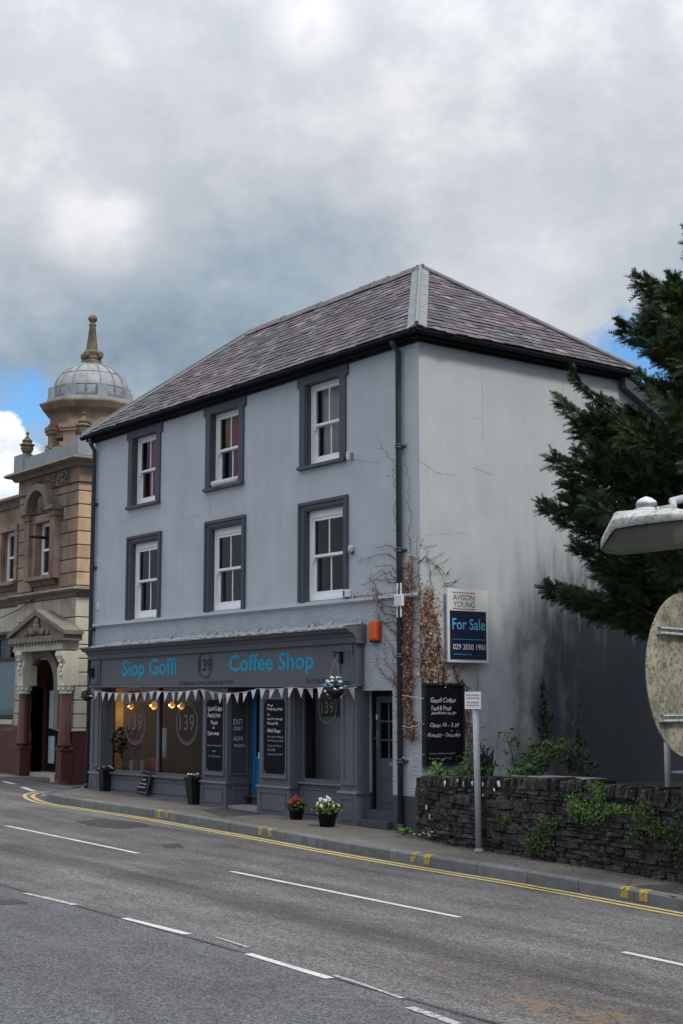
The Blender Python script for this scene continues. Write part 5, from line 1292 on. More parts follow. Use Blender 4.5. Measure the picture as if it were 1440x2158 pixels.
def tuft(name, label, px, py, n, r, h, mat, seed, bloom=None):
    b_ = pp(px, py); q = random.Random(seed); t = thing(name, label, 'weed', b_); mb = MB(); P_ = []
    for k in range(n):
        a = q.uniform(0, 6.28); rad_ = r*q.random(); tip = b_+Vector((rad_*math.cos(a)*1.5, rad_*math.sin(a)*.5, h*q.uniform(.3, 1))); P_.append(tip)
    leafcloud(mb, P_, 0.04, q, 2, (0,-.4,.8)); mb.build('leaves', mat, t, tones=True)
    mb = MB()
    for p in P_[::3]: mb.tube([b_+(p-b_)*Vector((0.4,0,0)).x, p], .003, 4)
    mb.build('stem', 'leaf_green', t)
    if bloom: mb = MB(); flowers(mb, P_[:9], .018, q); mb.build('blooms', bloom, t, True)
tuft('weed', 'small weed with pale flowers at the foot of the right pilaster', 745, 1738, 26, .14, .16, 'leaf_green', 51, 'petal_white')
tuft('weed', 'bright green weed at the foot of the corner downpipe', 856, 1765, 34, .15, .14, 'leaf_bright', 52)
tuft('weed', 'straggling weeds at the left foot of the stone wall', 905, 1772, 34, .25, .13, 'leaf_green', 53, 'petal_white')
tuft('weed', 'low weeds along the wall foot left of the grey post', 950, 1783, 26, .22, .09, 'leaf_green', 54)
q = random.Random(77); mb = MB()
for k in range(1500):
    x = q.uniform(-1.5, 8.5); y0_ = wall_y(x) if x > .12 else -0.01; y_ = y0_-abs(q.gauss(0, .10 if x < 2.3 else .28))-.02
    mb.tone = q.uniform(.3, 1.1); leafcloud(mb, [(x, y_, zp(x)+.008)], .022, q, 1, (0,0,2), (.2, .8), 1.2)
tag(stuff(mb.build('leaf_litter', 'dry_leaf', tones=True)), 'brown leaf litter along the foot of the wall', 'leaves')
# ------------------------------------------------------------------ yew tree
TR = Vector((7.0, 2.7, 0.5))
yew = thing('yew_tree', 'large dark evergreen yew overhanging the side wall', 'tree', TR)
q = random.Random(99); tm = MB(); TP = [TR+Vector((q.gauss(0,.10), q.gauss(0,.10), z)) for z in (-0.1,1.0,2.2,3.6,5.0,6.5,8.0,9.6,11.2,12.4)]
tm.tube(TP, [.42,.36,.33,.30,.26,.22,.17,.12,.07,.03], 12).build('trunk', 'bark', yew, True)
def trunk_at(z):
    for a, b in zip(TP[:-1], TP[1:]):
        if a.z <= z <= b.z: return a.lerp(b, (z-a.z)/(b.z-a.z))
    return TP[-1]
cv, cf, ctone = [], [], []
def spray(p, d, ln, q):
    """a flat yew twig: needles in two rows along d"""
    d = d.normalized(); s_ = d.cross(Vector((0,0,1)));
    s_ = s_.normalized() if s_.length > .05 else Vector((1,0,0))
    s_ = Matrix.Rotation(q.uniform(-1.57,1.57), 3, d) @ s_; n = s_.cross(d); tn = q.uniform(.55, 1.5)
    m = 6
    for k in range(m):
        t_ = (k+.3)/m; c = p+d*ln*t_-Vector((0,0,1))*ln*.25*t_*t_; w = ln*.36*(1-.5*t_)
        for sg in (-1, 1):
            tip = c+s_*sg*w+d*w*.75+n*q.uniform(-.15,.15)*w; a = c-d*.009; b = c+d*.011
            i = len(cv); cv.extend((a, b, tip)); cf.append((i, i+1, i+2)); ctone.append(tn)
    i = len(cv); e = p+d*ln*1.1-Vector((0,0,1))*ln*.25; cv.extend((p-s_*.012, p+s_*.012, e)); cf.append((i, i+1, i+2)); ctone.append(tn)
limbs = []
GAP = [(1212,782),(1300,748),(1330,775),(1395,860),(1375,885),(1300,848),(1240,826)]      # open air between the upper and lower boughs
def inside(x, y, P_):
    r = False
    for (a, b), (c, d) in zip(P_, P_[1:]+P_[:1]):
        if (b > y) != (d > y) and x < (c-a)*(y-b)/(d-b)+a: r = not r
    return r
def bough(base, tip, sag, dens, q, r0=.06, spread=.55, big=1.0):
    mid = base.lerp(tip, .5)-Vector((0,0,sag)); P_ = []
    for i in range(13):
        t_ = i/12; P_.append(base*(1-t_)**2+mid*2*t_*(1-t_)+tip*t_*t_)
    limbs.append((P_, [r0*(1-.9*i/12)+.004 for i in range(13)]))
    L_ = (tip-base).length; n = int(L_*dens)
    for k in range(n):
        t_ = q.uniform(.12, 1.0)**.8; i = min(11, int(t_*12)); f = t_*12-i; c = P_[i].lerp(P_[i+1], f); d = (P_[i+1]-P_[i]).normalized()
        side = d.cross(Vector((0,0,1))).normalized(); a = q.uniform(0, 2*math.pi)
        o = side*math.cos(a)+Vector((0,0,1))*math.sin(a)*.75
        rr_ = spread*(1-.78*t_)*q.random()**.5+.03; tw = c+o*rr_+d*rr_*.8
        pxx, pyy, _ = proj(tw)
        if inside(pxx, pyy, GAP): continue
        spray(tw, d*.6+o*.6+Vector((q.gauss(0,.25),q.gauss(0,.25),q.uniform(-.1,.5))), q.uniform(.10,.20)*big, q)
def T(px, py, x): return onX(px+22, py+8, x+2.0 if py < 760 else x+0.8 if py < 1000 else x+0.2)
tips = [T(1440,500,3.0), T(1328,588,2.6), T(1380,640,2.2), T(1294,690,2.2), T(1195,788,1.6), T(1163,845,1.5), T(1300,858,1.8), T(1200,905,1.6), T(1152,965,1.5), T(1205,960,2.4),
        T(1175,1005,1.8), T(1128,1060,1.3), T(1180,1055,1.9), T(1225,1090,1.6), T(1140,1237,1.3), T(1200,1150,2.0), T(1245,1200,1.8), T(1205,1255,2.2), T(1290,1290,2.4), T(1350,670,3.4), T(1360,620,3.2), T(1400,690,2.8), T(1330,690,2.8), T(1385,740,2.6), T(1350,640,3.0), T(1410,790,2.6), T(1430,700,3.4), T(1425,850,2.4), T(1330,900,2.0), T(1380,910,2.6)]
for tp in tips:
    hz = max(2.2, min(11, tp.z-0.40*(Vector((tp.x,tp.y,0))-Vector((TR.x,TR.y,0))).length-q.uniform(.2,.7)))
    bough(trunk_at(hz), tp, 1.5 if 6.2 < tp.z < 7.2 and tp.x < 3 else q.uniform(.1,.5), 210, q, .05, .44)
    b0_ = trunk_at(hz)
    for _ in range(3):     # side boughs off the main one
        t_ = q.uniform(.35,.75); s0_ = b0_.lerp(tp, t_); e_ = b0_.lerp(tp, min(.97, t_+q.uniform(.2,.32)))+Vector((q.uniform(.1,.7), q.uniform(-.5,.5), q.uniform(-.35,.30)))
        ex_, ey_, _ = proj(e_)
        if inside(ex_, ey_, GAP) or (ex_ < 1300 and 720 < ey_ < 795): continue
        bough(s0_, e_, .1, 230, q, .03, .34)
def edge(py):
    E = [(480,1440),(560,1400),(600,1335),(690,1300),(730,1330),(770,1345),(800,1230),(850,1190),(950,1175),(1060,1150),(1150,1200),(1230,1170),(1260,1260),(1330,1340),(1400,1440)]
    for (a, b), (c, d) in zip(E[:-1], E[1:]):
        if a <= py <= c: return b+(d-b)*(py-a)/(c-a)
    return 1440
k = 0
while k < 250:
    z = q.uniform(2.0, 11.5); a = q.uniform(0, 2*math.pi); R0 = 5.6*(1-((z-3.5)/9.0)**2*.75 if z > 3.5 else 1)*q.uniform(.55, 1)
    tp = Vector((TR.x+R0*math.cos(a), TR.y+R0*math.sin(a), z+q.uniform(.3, 1.6)))
    if tp.x < .45 or tp.y < -2.8 or (tp.z-tp.x*1.27 > (1.0 if tp.y < 1.4 else 4.2)): continue
    px, py, dd = proj(tp)
    if px < 1600 and py < 520: continue
    if px < edge(py)+(100 if py < 700 else 55 if py < 860 else 45) or (px < 1480 and inside(px, py, GAP)): continue
    k += 1; off = px > 1500; bough(trunk_at(max(1.6, z-.3)), tp, q.uniform(.1,.4), 26 if off else 150, q, .05, .58, 2.0 if off else 1.0)
q2 = random.Random(5); hedge = thing('added_shade_hedge', 'unseen laurel hedge added to keep sky light off the side wall', 'hedge', (9.6, 3.5, .5)); mb = MB()  # added out of view to block sky light from the side wall
for _ in range(7500):
    hs = q2.uniform(0, 12.6); hp = (7.0+hs, -.75) if hs < 2.6 else (9.6, -.75+hs-2.6)
    leafcloud(mb, [(hp[0]+q2.gauss(0,.3), hp[1]+q2.gauss(0,.12)*(1 if hs < 2.6 else 2), .5+4.1*q2.random()**.8)], .16, q2, 1)
stuff(mb.build('leaves', 'leaf_dark', hedge, tones=True)); mb = MB()
for k in range(14): mb.tube([(9.6, .1+k*.68, .4), (9.6+q2.gauss(0,.1), .1+k*.68, 2.2), (9.6+q2.gauss(0,.2), .1+k*.68+q2.gauss(0,.2), 4.0)], [.05,.04,.01], 6)
stuff(mb.build('stems', 'bark', hedge))
lm = MB()
for P_, rs in limbs: lm.tube(P_, rs, 6, False)
stuff(lm.build('limbs', 'bark', yew, True))
stuff(build(cv, cf, 'crown', 'yew', yew, False, ctone))
print('yew faces', len(cf))
# ------------------------------------------------------------------ things on the pavement
def pot_square(px, py, w0, w1, h, label, blooms, seed):
    b_ = pp(px, py); q = random.Random(seed); t = thing('planter', label, 'planter', b_, 'planters outside the shop')
    mb = MB(); a, c = w0/2, w1/2; z0, z1 = b_.z, b_.z+h
    V = lambda s, z: [(b_.x-s, b_.y-s, z), (b_.x+s, b_.y-s, z), (b_.x+s, b_.y+s, z), (b_.x-s, b_.y+s, z)]
    mb.add(V(a,z0)+V(c,z1-.035)+V(c+.012,z1-.035)+V(c+.012,z1)+V(c-.012,z1)+V(c-.02,z1-.05), [(3,2,1,0)]+[(4*i+k, 4*i+(k+1)%4, 4*i+4+(k+1)%4, 4*i+4+k) for i in range(5) for k in range(4)]); recalc(mb.build('pot', 'pot_black', t))
    MB().quad(*V(c-.015,z1-.04)).build('soil', 'soil', t)
    top = Vector((b_.x, b_.y, z1-.02)); mb = MB(); leafcloud(mb, [top+Vector((q.uniform(-c,c), q.uniform(-c,c), abs(q.gauss(0,.04)))) for _ in range(60)], .05, q); mb.build('leaves', 'leaf_green', t, tones=True)
    for col, n in blooms:
        mb = MB(); flowers(mb, [top+Vector((q.uniform(-c,c), q.uniform(-c,c), q.uniform(.03,.09))) for _ in range(n)], .026, q); mb.build('blooms', col, t, True)
pot_square(222, 1667, .19, .265, .46, 'black square planter with small pink flowers by the left pilaster', (('petal_pink', 5), ('petal_white', 4)), 61)
pot_square(408, 1695, .15, .26, .50, 'tall tapered black planter with white and red flowers before chalk panel', (('petal_white', 9), ('petal_red', 3)), 62)
def pot_round(px, py, r0, r1, h, label, bloom, n, spread, seed, fol='leaf_bright'):
    b_ = pp(px, py); q = random.Random(seed); t = thing('planter', label, 'planter', b_, 'planters outside the shop')
    MB().lathe([(r0,0),(r1-.01,h-.04),(r1+.008,h-.04),(r1+.008,h),(r1-.015,h),(r1-.02,h-.04),(.01,h-.04)], b_, 20).build('pot', 'pot_black', t, True)
    c = Vector((b_.x, b_.y, b_.z+h+.02)); mb = MB(); leafcloud(mb, ballpts(c, spread, 300, q, .75, True), .045, q); leafcloud(mb, [c+Vector((q.gauss(0,.5)*spread, q.gauss(0,.5)*spread, q.uniform(-.04,.05))) for _ in range(90)], .045, q); mb.build('leaves', fol, t, tones=True)
    mb = MB(); P_ = []
    for p in ballpts(c, spread*1.05, n*4, q, .95, True):
        if p.z > c.z+spread*.3 and len(P_) < n: P_.append(p)
    for p in P_:
        for k in range(5): a = k*1.257+q.random(); mb.blobm(p+Vector((.017*math.cos(a), -.008, .017*math.sin(a))), .017, k, 1, .2, (1,.6,1))
    stuff(mb.build('blooms', bloom, t, True))
pot_round(625, 1727, .10, .135, .19, 'round black pot of red flowers below small shop window', 'petal_red', 20, .17, 63, 'leaf_green')
pot_round(690, 1742, .12, .165, .23, 'round black pot of white flowers beside the right pilaster', 'petal_white', 22, .21, 64)
# A-frame
a_, b_ = pp(279, 1673), pp(308, 1680); t = thing('pavement_board', 'small framed chalkboard leaning by the left shop window', 'chalkboard', (a_+b_)/2)
u_ = (b_-a_); u_.z = 0; Wd = u_.length; u_.normalize(); nn = Vector((u_.y, -u_.x, 0)); vv = (Vector((0,0,1))-nn*.22).normalized(); nn = u_.cross(vv)
H_ = .50; org = a_+Vector((0,0,.0))
def slab(mb, u0, u1, v0, v1, n0, n1):
    P_ = [org+u_*u+vv*v+nn*n for n in (n0, n1) for u, v in ((u0,v0),(u1,v0),(u1,v1),(u0,v1))]
    mb.add(P_, [(0,1,2,3),(7,6,5,4),(0,4,5,1),(1,5,6,2),(2,6,7,3),(3,7,4,0)])
bd = MB(); slab(bd, .02, Wd-.02, .05, H_-.02, -.01, .004); bd = recalc(bd.build('board', 'blackboard', t))
mb = MB(); slab(mb, 0, .035, 0, H_, -.02, .014); slab(mb, Wd-.035, Wd, 0, H_, -.02, .014); slab(mb, .035, Wd-.035, H_-.035, H_, -.02, .014); slab(mb, .035, Wd-.035, .05, .085, -.02, .014); recalc(mb.build('frame', 'pipe_paint', t))
mb = MB()
for s_, f, w in (('Now Open', .76, .6), ('Fresh', .60, .5), ('Summer Soups', .42, .72), ('& specials', .28, .66)): text_into(mb, s_, org+nn*.007, u_, vv, Wd*(.5-w/2), Wd*(.5+w/2), H_*f, H_*f+.05, shear=.2, bold=.006)
mb.build('writing', 'chalk', bd)
# parking plate on a grey post
f_ = pp(1010, 1794); tp = Vector((f_.x-.06, f_.y+.02, z_at(f_.x-.06, f_.y+.02, 1468))); t = thing('restriction_post', 'grey steel post with small white parking restriction plate', 'sign', f_)
MB().tube([f_-Vector((0,0,.05)), tp], .045, 14).build('post', 'galvanised', t, True)
MB().lathe([(.07,0),(.07,.015),(.048,.05)], f_-Vector((.0,0,.01)), 14).build('collar', 'concrete', t, True)
pl_o = onY(997, 1476, tp.y-.055); pn = (CAM-pl_o); pn.z = 0; pn.normalize(); pn = Vector((0.30,-0.95,0)).normalized(); pu = Vector((-pn.y, pn.x, 0)); PW, PH = .26, .24
def plate(mb, u0, u1, v0, v1, n0, n1):
    P_ = [pl_o+pu*u+Vector((0,0,v))+pn*n for n in (n0, n1) for u, v in ((u0,v0),(u1,v0),(u1,v1),(u0,v1))]; mb.add(P_, [(3,2,1,0),(4,5,6,7),(0,1,5,4),(1,2,6,5),(2,3,7,6),(3,0,4,7)])
mb = MB(); plate(mb, -PW/2, PW/2, -PH/2, PH/2, -.004, .004); recalc(mb.build('plate', 'board_white', t))
mb = MB()
for s_, v, w in (('Dim llwytho', .055, .80), ('unrhyw bryd', .015, .78), ('No loading', -.045, .70), ('at any time', -.085, .74)): text_into(mb, s_, pl_o+pn*.007, pu, (0,0,1), -PW/2*w, PW/2*w, v, v+.032, bold=.01)
mb.build('lettering', 'sign_ink', t)
# ------------------------------------------------------------------ round sign seen from behind, with its lantern
so_ = atD(1449, 1422, 5.27); rt = Vector((right.x, right.y, 0)).normalized(); fw = Vector((-back.x, -back.y, 0)).normalized()
fn = (-rt*math.sin(math.radians(48))+fw*math.cos(math.radians(48))).normalized()    # the way the face looks
su = Vector((-fn.y, fn.x, 0)); 
if su.dot(rt) < 0: su = -su
UP = Vector((0,0,1)); bnorm = -fn
gz = zr(so_.x, so_.y)
t = thing('traffic_sign', 'mossy back of a round traffic sign with lantern and photocell above', 'sign', (so_.x, so_.y, gz))
mb = MB(); vs = []; n = 48
for n_ in (0.0, 0.004):
    for k in range(n): a = 2*math.pi*k/n; vs.append(so_+su*.30*math.cos(a)+UP*.30*math.sin(a)+bnorm*n_)
mb.add(vs, [tuple(range(n)), tuple(range(n, 2*n))[::-1]]+[(k, (k+1)%n, n+(k+1)%n, n+k) for k in range(n)]); recalc(mb.build('disc', 'sign_back', t))
for v in (.155, -.155):
    mb = MB(); hw = math.sqrt(.30**2-v*v)-.035
    for (v0, v1, n0, n1) in ((.011,.014,.004,.024), (-.014,-.011,.004,.024), (-.011,.011,.004,.007), (.006,.014,.021,.024), (-.014,-.006,.021,.024)):
        P_ = [so_+su*u+UP*(v+vv_)+bnorm*nn_ for nn_ in (n0, n1) for u, vv_ in ((-hw,v0),(hw,v0),(hw,v1),(-hw,v1))]; mb.add(P_, [(0,1,2,3),(7,6,5,4),(0,4,5,1),(1,5,6,2),(2,6,7,3),(3,7,4,0)])
    recalc(mb.build('channel', 'lantern_shell', t))
pc = so_+bnorm*.066
post_top = 2.60
MB().tube([(pc.x,pc.y,gz-.05), (pc.x,pc.y,post_top)], .038, 16).build('post', 'galvanised', t, True)
for v in (.155, -.155): MB().tube([pc+UP*(v-.012), pc+UP*(v+.012)], .042, 16).build('clip', 'galvanised', t, True)
lc = atD(1355, 1108, 5.27)      # lantern centre
ad = fn; ap = Vector((-ad.y, ad.x, 0))
if ap.dot(fw) < 0: ap = -ap
lz = lc.z
def LP(a, s_, z): return lc+ad*a+ap*s_+UP*z
mb = MB()
# canopy: lofted sections along the lantern, a > 0 is the far end
secs = [(.150,.052,-.080,-.062), (.142,.064,-.076,-.030), (.085,.078,-.022,.050), (.07,.08,-.012,.054), (-.02,.08,-.006,.052), (-.16,.078,-.002,.046), (-.20,.06,.0,.036)]
vs = []
for a, w, zl, zh in secs:
    vs += [LP(a,-w,zl), LP(a,-w*.96,zl+(zh-zl)*.55), LP(a,-w*.72,zh), LP(a,w*.72,zh), LP(a,w*.96,zl+(zh-zl)*.55), LP(a,w,zl)]
m_ = 6; mb.add(vs, [(i*m_+k, i*m_+k+1, (i+1)*m_+k+1, (i+1)*m_+k) for i in range(len(secs)-1) for k in range(m_-1)]+[tuple(range(m_)), tuple(range((len(secs)-1)*m_, len(secs)*m_))[::-1]])
o = smooth_by(mb.build('lantern_canopy', 'lantern_shell', t), 12)
sm = o.modifiers.new('thickness', 'SOLIDIFY'); sm.thickness = .004
mb = MB(); vs = []
for a, w, zl, zh in ((.146,.046,-.088,-.078), (.135,.058,-.094,-.070), (.07,.07,-.094,-.014), (-.16,.068,-.088,-.004), (-.19,.05,-.07,-.002)):
    vs += [LP(a,-w,zh), LP(a,-w*.8,zl), LP(a,w*.8,zl), LP(a,w,zh)]
mb.add(vs, [(i*4+k, i*4+k+1, i*4+5+k, i*4+4+k) for i in range(4) for k in range(3)]+[(0,1,2,3), (16,17,18,19)]); recalc(mb.build('lantern_bowl', 'lantern_bowl', t))
pcx = atD(1365, 1078, 5.27); pcx = lc+ad*((pcx-lc).dot(ad))+UP*.05
mb = MB(); mb.lathe([(.048,0),(.048,.008),(.037,.012),(.037,.034),(.034,.040),(.020,.050),(.004,.056)], pcx, 20); smooth_by(mb.build('photocell', 'white_plastic', t), 30)
MB().lathe([(.0375,.014),(.0385,.018),(.0385,.028),(.0375,.032)], pcx, 20).build('photocell_band', 'steel', t, True)
arm_end = LP(-.02, 0, .062); mb = MB(); P0 = Vector((pc.x, pc.y, post_top-.02))
mb.tube([P0, P0+UP*.05, P0.lerp(arm_end, .15)+UP*.10, P0.lerp(arm_end,.5)+UP*.06, LP(-.13,-.0,.056), LP(-.055,0,.050)], [.02,.02,.018,.016,.014,.014], 12).build('arm', 'galvanised', t, True)
mb = MB(); mb.tube([LP(-.075,0,.046), LP(-.06,0,.046)], .020, 12); mb.build('clamp', 'steel', t, True)
# post with rail behind the wall
f_ = atD(1409, 1665, 18.6); t = thing('rail_post', 'grey steel post with side rail behind the wall under the sign', 'railing', f_-Vector((0,0,.3)))
MB().tube([f_-Vector((0,0,.4)), f_+Vector((0,0,.95))], .042, 12).build('post', 'galvanised', t, True)
r_ = f_+Vector((0,0,z_at(f_.x,f_.y,1628)-f_.z)); MB().tube([r_, r_+right*2.2], .024, 8).build('rail', 'galvanised', t, True)
# things in the cafe window
def yb(px, py, y): return onY(px, py, y)
b_ = yb(268,1615,.35); q = random.Random(3); t = thing('potted_plant', 'dark leafy pot plant behind the left cafe window pane', 'plant', b_)
MB().lathe([(.08,0),(.11,.18),(.10,.18),(.02,.16)], b_, 12).build('pot', 'pot_black', t, True); mb = MB(); leafcloud(mb, ballpts(b_+Vector((0,0,.5)), .34, 260, q, 1.0), .08, q); mb.build('leaves', 'leaf_dark', t, tones=True)
for px, lab in ((281, 'brown card box standing left in the cafe window'), (304, 'brown card box standing right in the cafe window')):
    p_ = yb(px, 1624, .28); tag(MB().cbox(p_.x-.07, p_.x+.07, .22, .34, p_.z, p_.z+.22, .006).build('card_box', 'cardboard'), lab, 'box', 'card boxes in the cafe window')
p_ = yb(292, 1626, .22); tag(MB().cbox(p_.x-.09, p_.x+.09, .20, .23, p_.z, p_.z+.05, .004).build('blue_card', 'blue_plastic'), 'small blue card on the cafe window ledge', 'card')
p_ = yb(322, 1622, .45); tag(MB().cbox(p_.x-.2, p_.x+.25, .40, .8, p_.z-.1, p_.z+.22, .04).build('cushion', 'red_cloth'), 'dark red cushion behind the cafe window mullion', 'cushion')
t = thing('cafe_table', 'small dark cafe table inside the right window pane', 'table', (-7.2, 1.3, .3))
MB().lathe([(.35,.72),(.36,.74),(.35,.76)], (-7.2,1.3,.3), 18).build('top', 'dark_timber', t); MB().tube([(-7.2,1.3,.3),(-7.2,1.3,1.03)], .03, 8).build('leg', 'dark_timber', t); MB().lathe([(.22,0),(.2,.02),(.03,.05)], (-7.2,1.3,.3), 14).build('foot', 'dark_timber', t)
for cx_, cy_, lab in ((-7.8, 1.5, 'red cafe chair left of the small dark table'), (-6.7, 1.8, 'red cafe chair right of the small dark table')):
    t = thing('cafe_chair', lab, 'chair', (cx_, cy_, .3), 'cafe chairs'); MB().cbox(cx_-.2, cx_+.2, cy_-.2, cy_+.2, .72, .78, .02).build('seat', 'red_cloth', t); MB().cbox(cx_-.2, cx_+.2, cy_+.16, cy_+.2, .86, 1.2, .02).build('backrest', 'red_cloth', t)
    for sx_ in (-.17, .17):
        for sy_ in (-.17, .17): MB().tube([(cx_+sx_, cy_+sy_, .3), (cx_+sx_, cy_+sy_, .73 if sy_ < 0 else 1.15)], .014, 6).build('leg', 'dark_timber', t)
p_ = yb(347, 1565, .5); tag(curtain('paper_blind', None, p_.x-.10, p_.x+.10, p_.z-.3, p_.z+.3, .5, M['white_cloth'], 1), 'white paper hanging beside the cafe window mullion', 'paper')
# ------------------------------------------------------------------ the old bank across the side street
YB, XB, GB = 1.82, -15.6, 0.15
bank = thing('bank_building', 'ornate sandstone bank with corner turret, lead dome and arched doorway', 'bank', (-18, 4, GB))
def bxz(px, py, y=YB): p = onY(px, py, y); return p.x, p.z
TX0 = -19.15; TD = 4.3; WS = 2.02       # turret bay left edge, depth, wing front
MB().box(TX0+.02, XB-.02, YB+.02, TD, -0.3, 8.3).build('bay_core', 'sooty_stone', bank)
def wing_wall():
    hs = [(*WIN1, *WZ1), (*GW, *GZ)]
    mb = sheet_holes(MB(), -34, TX0+.03, -0.3, 7.62, hs, WS, 0.30); mb.quad((-34,WS,7.62),(TX0,WS,7.62),(TX0,9,7.62),(-34,9,7.62)); return mb.build('wing_wall', 'bath_stone', bank)
w1x = bxz(9,1180,WS)[0], bxz(36,1180,WS)[0]; WIN1 = (w1x[0], w1x[1]); WZ1 = (bxz(20,1228,WS)[1], bxz(20,1122,WS)[1])
GW = (bxz(-30,1450,WS)[0], bxz(37,1450,WS)[0]); GZ = (bxz(10,1518,WS)[1], bxz(10,1338,WS)[1])
wing_wall()
MB().quad((-34,WS+.6,-.3),(TX0,WS+.6,-.3),(TX0,WS+.6,7.5),(-34,WS+.6,7.5)).build('wing_back', 'dark_room', bank)
CH = 0.345; CZ0 = 4.95
DOORX = (bxz(67,1500)[0], bxz(122,1500)[0]); DC = (DOORX[0]+DOORX[1])/2; DR = (DOORX[1]-DOORX[0])/2; DT = bxz(100,1384)[1]
UWX = (bxz(81,1160)[0], bxz(111,1160)[0]); UWZ = (bxz(100,1214)[1], bxz(100,1100)[1])
def block(x0, x1, z0, z1, mat='bath_stone', y=YB):
    g = .012; MB().cbox(x0+g, x1-g, y-.035, y+.06, z0+g, z1-g, .012).build('stone_block', mat, bank)
def block_side(y0, y1, z0, z1, mat='bath_stone'):
    g = .012; MB().cbox(XB-.06, XB+.02, y0+g, y1-g, z0+g, z1-g, .012).build('stone_block', mat, bank)
rr = random.Random(12)
z = CZ0; i = 0
while z < 7.55:
    z1 = min(z+CH, 7.60)
    for a, b in (((TX0, UWX[0]-.28), (UWX[1]+.45, XB-.061)) if z1 < UWZ[1]+.15 else ((TX0, UWX[0]-.5), (UWX[1]+.65, XB-.061)) if z1 < 7.35 else ((TX0, XB-.061),)):
        cuts = [a]; 
        while b-cuts[-1] > .95: cuts.append(cuts[-1]+(.62 if i % 2 else .48)+rr.uniform(-.05,.05))
        cuts.append(b)
        for c, d in zip(cuts[:-1], cuts[1:]): block(c, d, z, z1)
    cuts = [YB-.035, YB+(.62 if i % 2 else .95), YB+1.55, TD]
    for c, d in zip(cuts[:-1], cuts[1:]): block_side(c, d, z, z1, 'tan_stone')  # side blocks get a paler stone tone than the front ones
    z = z1; i += 1
z = 1.40; i = 0
while z < 4.62:
    z1 = z+CH if z+2*CH < 4.75 else 4.68
    cuts = [YB-.035, YB+(.62 if i % 2 else .95), YB+1.55, TD]
    for c, d in zip(cuts[:-1], cuts[1:]): block_side(c, d, z, z1, 'cream_stone')
    zt = z1
    for a, b in (((TX0, DOORX[0]-.30), (DOORX[1]+.30, XB-.061)) if z1 < DT+.2 else ((TX0, XB-.061),)):
        cuts = [a]
        while b-cuts[-1] > 1.1: cuts.append(cuts[-1]+(.75 if i % 2 else .55))
        cuts.append(b)
        for c, d in zip(cuts[:-1], cuts[1:]): block(c, d, z, z1, 'pale_stone')
    z = z1; i += 1
# red granite base, string courses, cornices
mb = MB(); mb.box(XB-.05, XB+.09, YB-.09, TD, -.2, 1.33); mb.box(DOORX[1]+.34, XB-.05, YB-.09, YB+.05, -.2, 1.33); mb.box(TX0, DOORX[0]-.34, YB-.09, YB+.05, -.2, 1.33); mb.box(-34, TX0, WS-.07, WS+.05, -.2, 1.28); mb.build('granite_base', 'red_granite', bank)
def band(z0, prof, mat, name, y=YB, xl=TX0, wing=False):
    """mitred moulding round the bay's front and street side; prof: (projection, z)"""
    mb = MB(); vs = []; m = len(prof)
    for P_ in ('a', 'b', 'c'):
        for p_, zz in prof:
            if P_ == 'a': vs.append((xl-(p_ if not wing else 0), y-p_, z0+zz))
            elif P_ == 'b': vs.append((XB+p_, y-p_, z0+zz))
            else: vs.append((XB+p_, TD, z0+zz))
    fs = [(i*m+k, (i+1)*m+k, (i+1)*m+k+1, i*m+k+1) for i in range(2) for k in range(m-1)]+[tuple(range(m)), tuple(range(2*m, 3*m))]
    mb.add(vs, fs); return recalc(mb.build(name, mat, bank))
band(1.33, [(-.02,.07),(.10,.05),(.12,.02),(.12,0),(.05,-.03),(-.02,-.03)], 'pale_stone', 'base_moulding', YB, DOORX[1]+.34)
band(4.68, [(-.02,.27),(.20,.23),(.24,.17),(.20,.13),(.10,.09),(.06,.0),(-.02,0)], 'sooty_stone', 'string_course')
MB().prism([(WS+.02,4.95),(WS-.20,4.92),(WS-.24,4.86),(WS-.1,4.76),(WS-.06,4.68),(WS+.02,4.68)], 'x', -34, TX0-.001).build('string_course', 'sooty_stone', bank)
MB().prism([(WS+.02,7.72),(WS-.22,7.70),(WS-.26,7.62),(WS-.12,7.55),(WS-.06,7.42),(WS+.02,7.40)], 'x', -34, TX0-.02).build('wing_cornice', 'sooty_stone', bank)
MB().prism([(WS+.02,6.98),(WS-.10,6.97),(WS-.10,6.90),(WS-.03,6.84),(WS+.02,6.84)], 'x', -34, TX0-.02).build('wing_band', 'bath_stone', bank)
band(7.60, [(-.02,.40),(.05,.40),(.05,.02),(.09,0),(-.02,0)], 'bath_stone', 'frieze')
band(8.00, [(-.02,.26),(.34,.22),(.38,.15),(.30,.11),(.20,.09),(.14,.0),(-.02,0)], 'sooty_stone', 'cornice')
for px in (80, 107, 135):
    x_ = bxz(px, 1030, YB-.05)[0]; zc_ = 7.81
    mb = MB(); frame_ring(mb, x_-.32, x_+.32, 7.66, 7.96, .035, YB-.09, YB-.05)
    for k in range(7): a = math.pi+math.pi*k/6; mb.blobm((x_+.2*math.cos(a), YB-.08, zc_+.06+.16*math.sin(a)), .055, k, 1, .2)
    mb.blobm((x_, YB-.09, zc_+.03), .075, 3, 1, .2); mb.build('carved_panel', 'sooty_stone', bank)
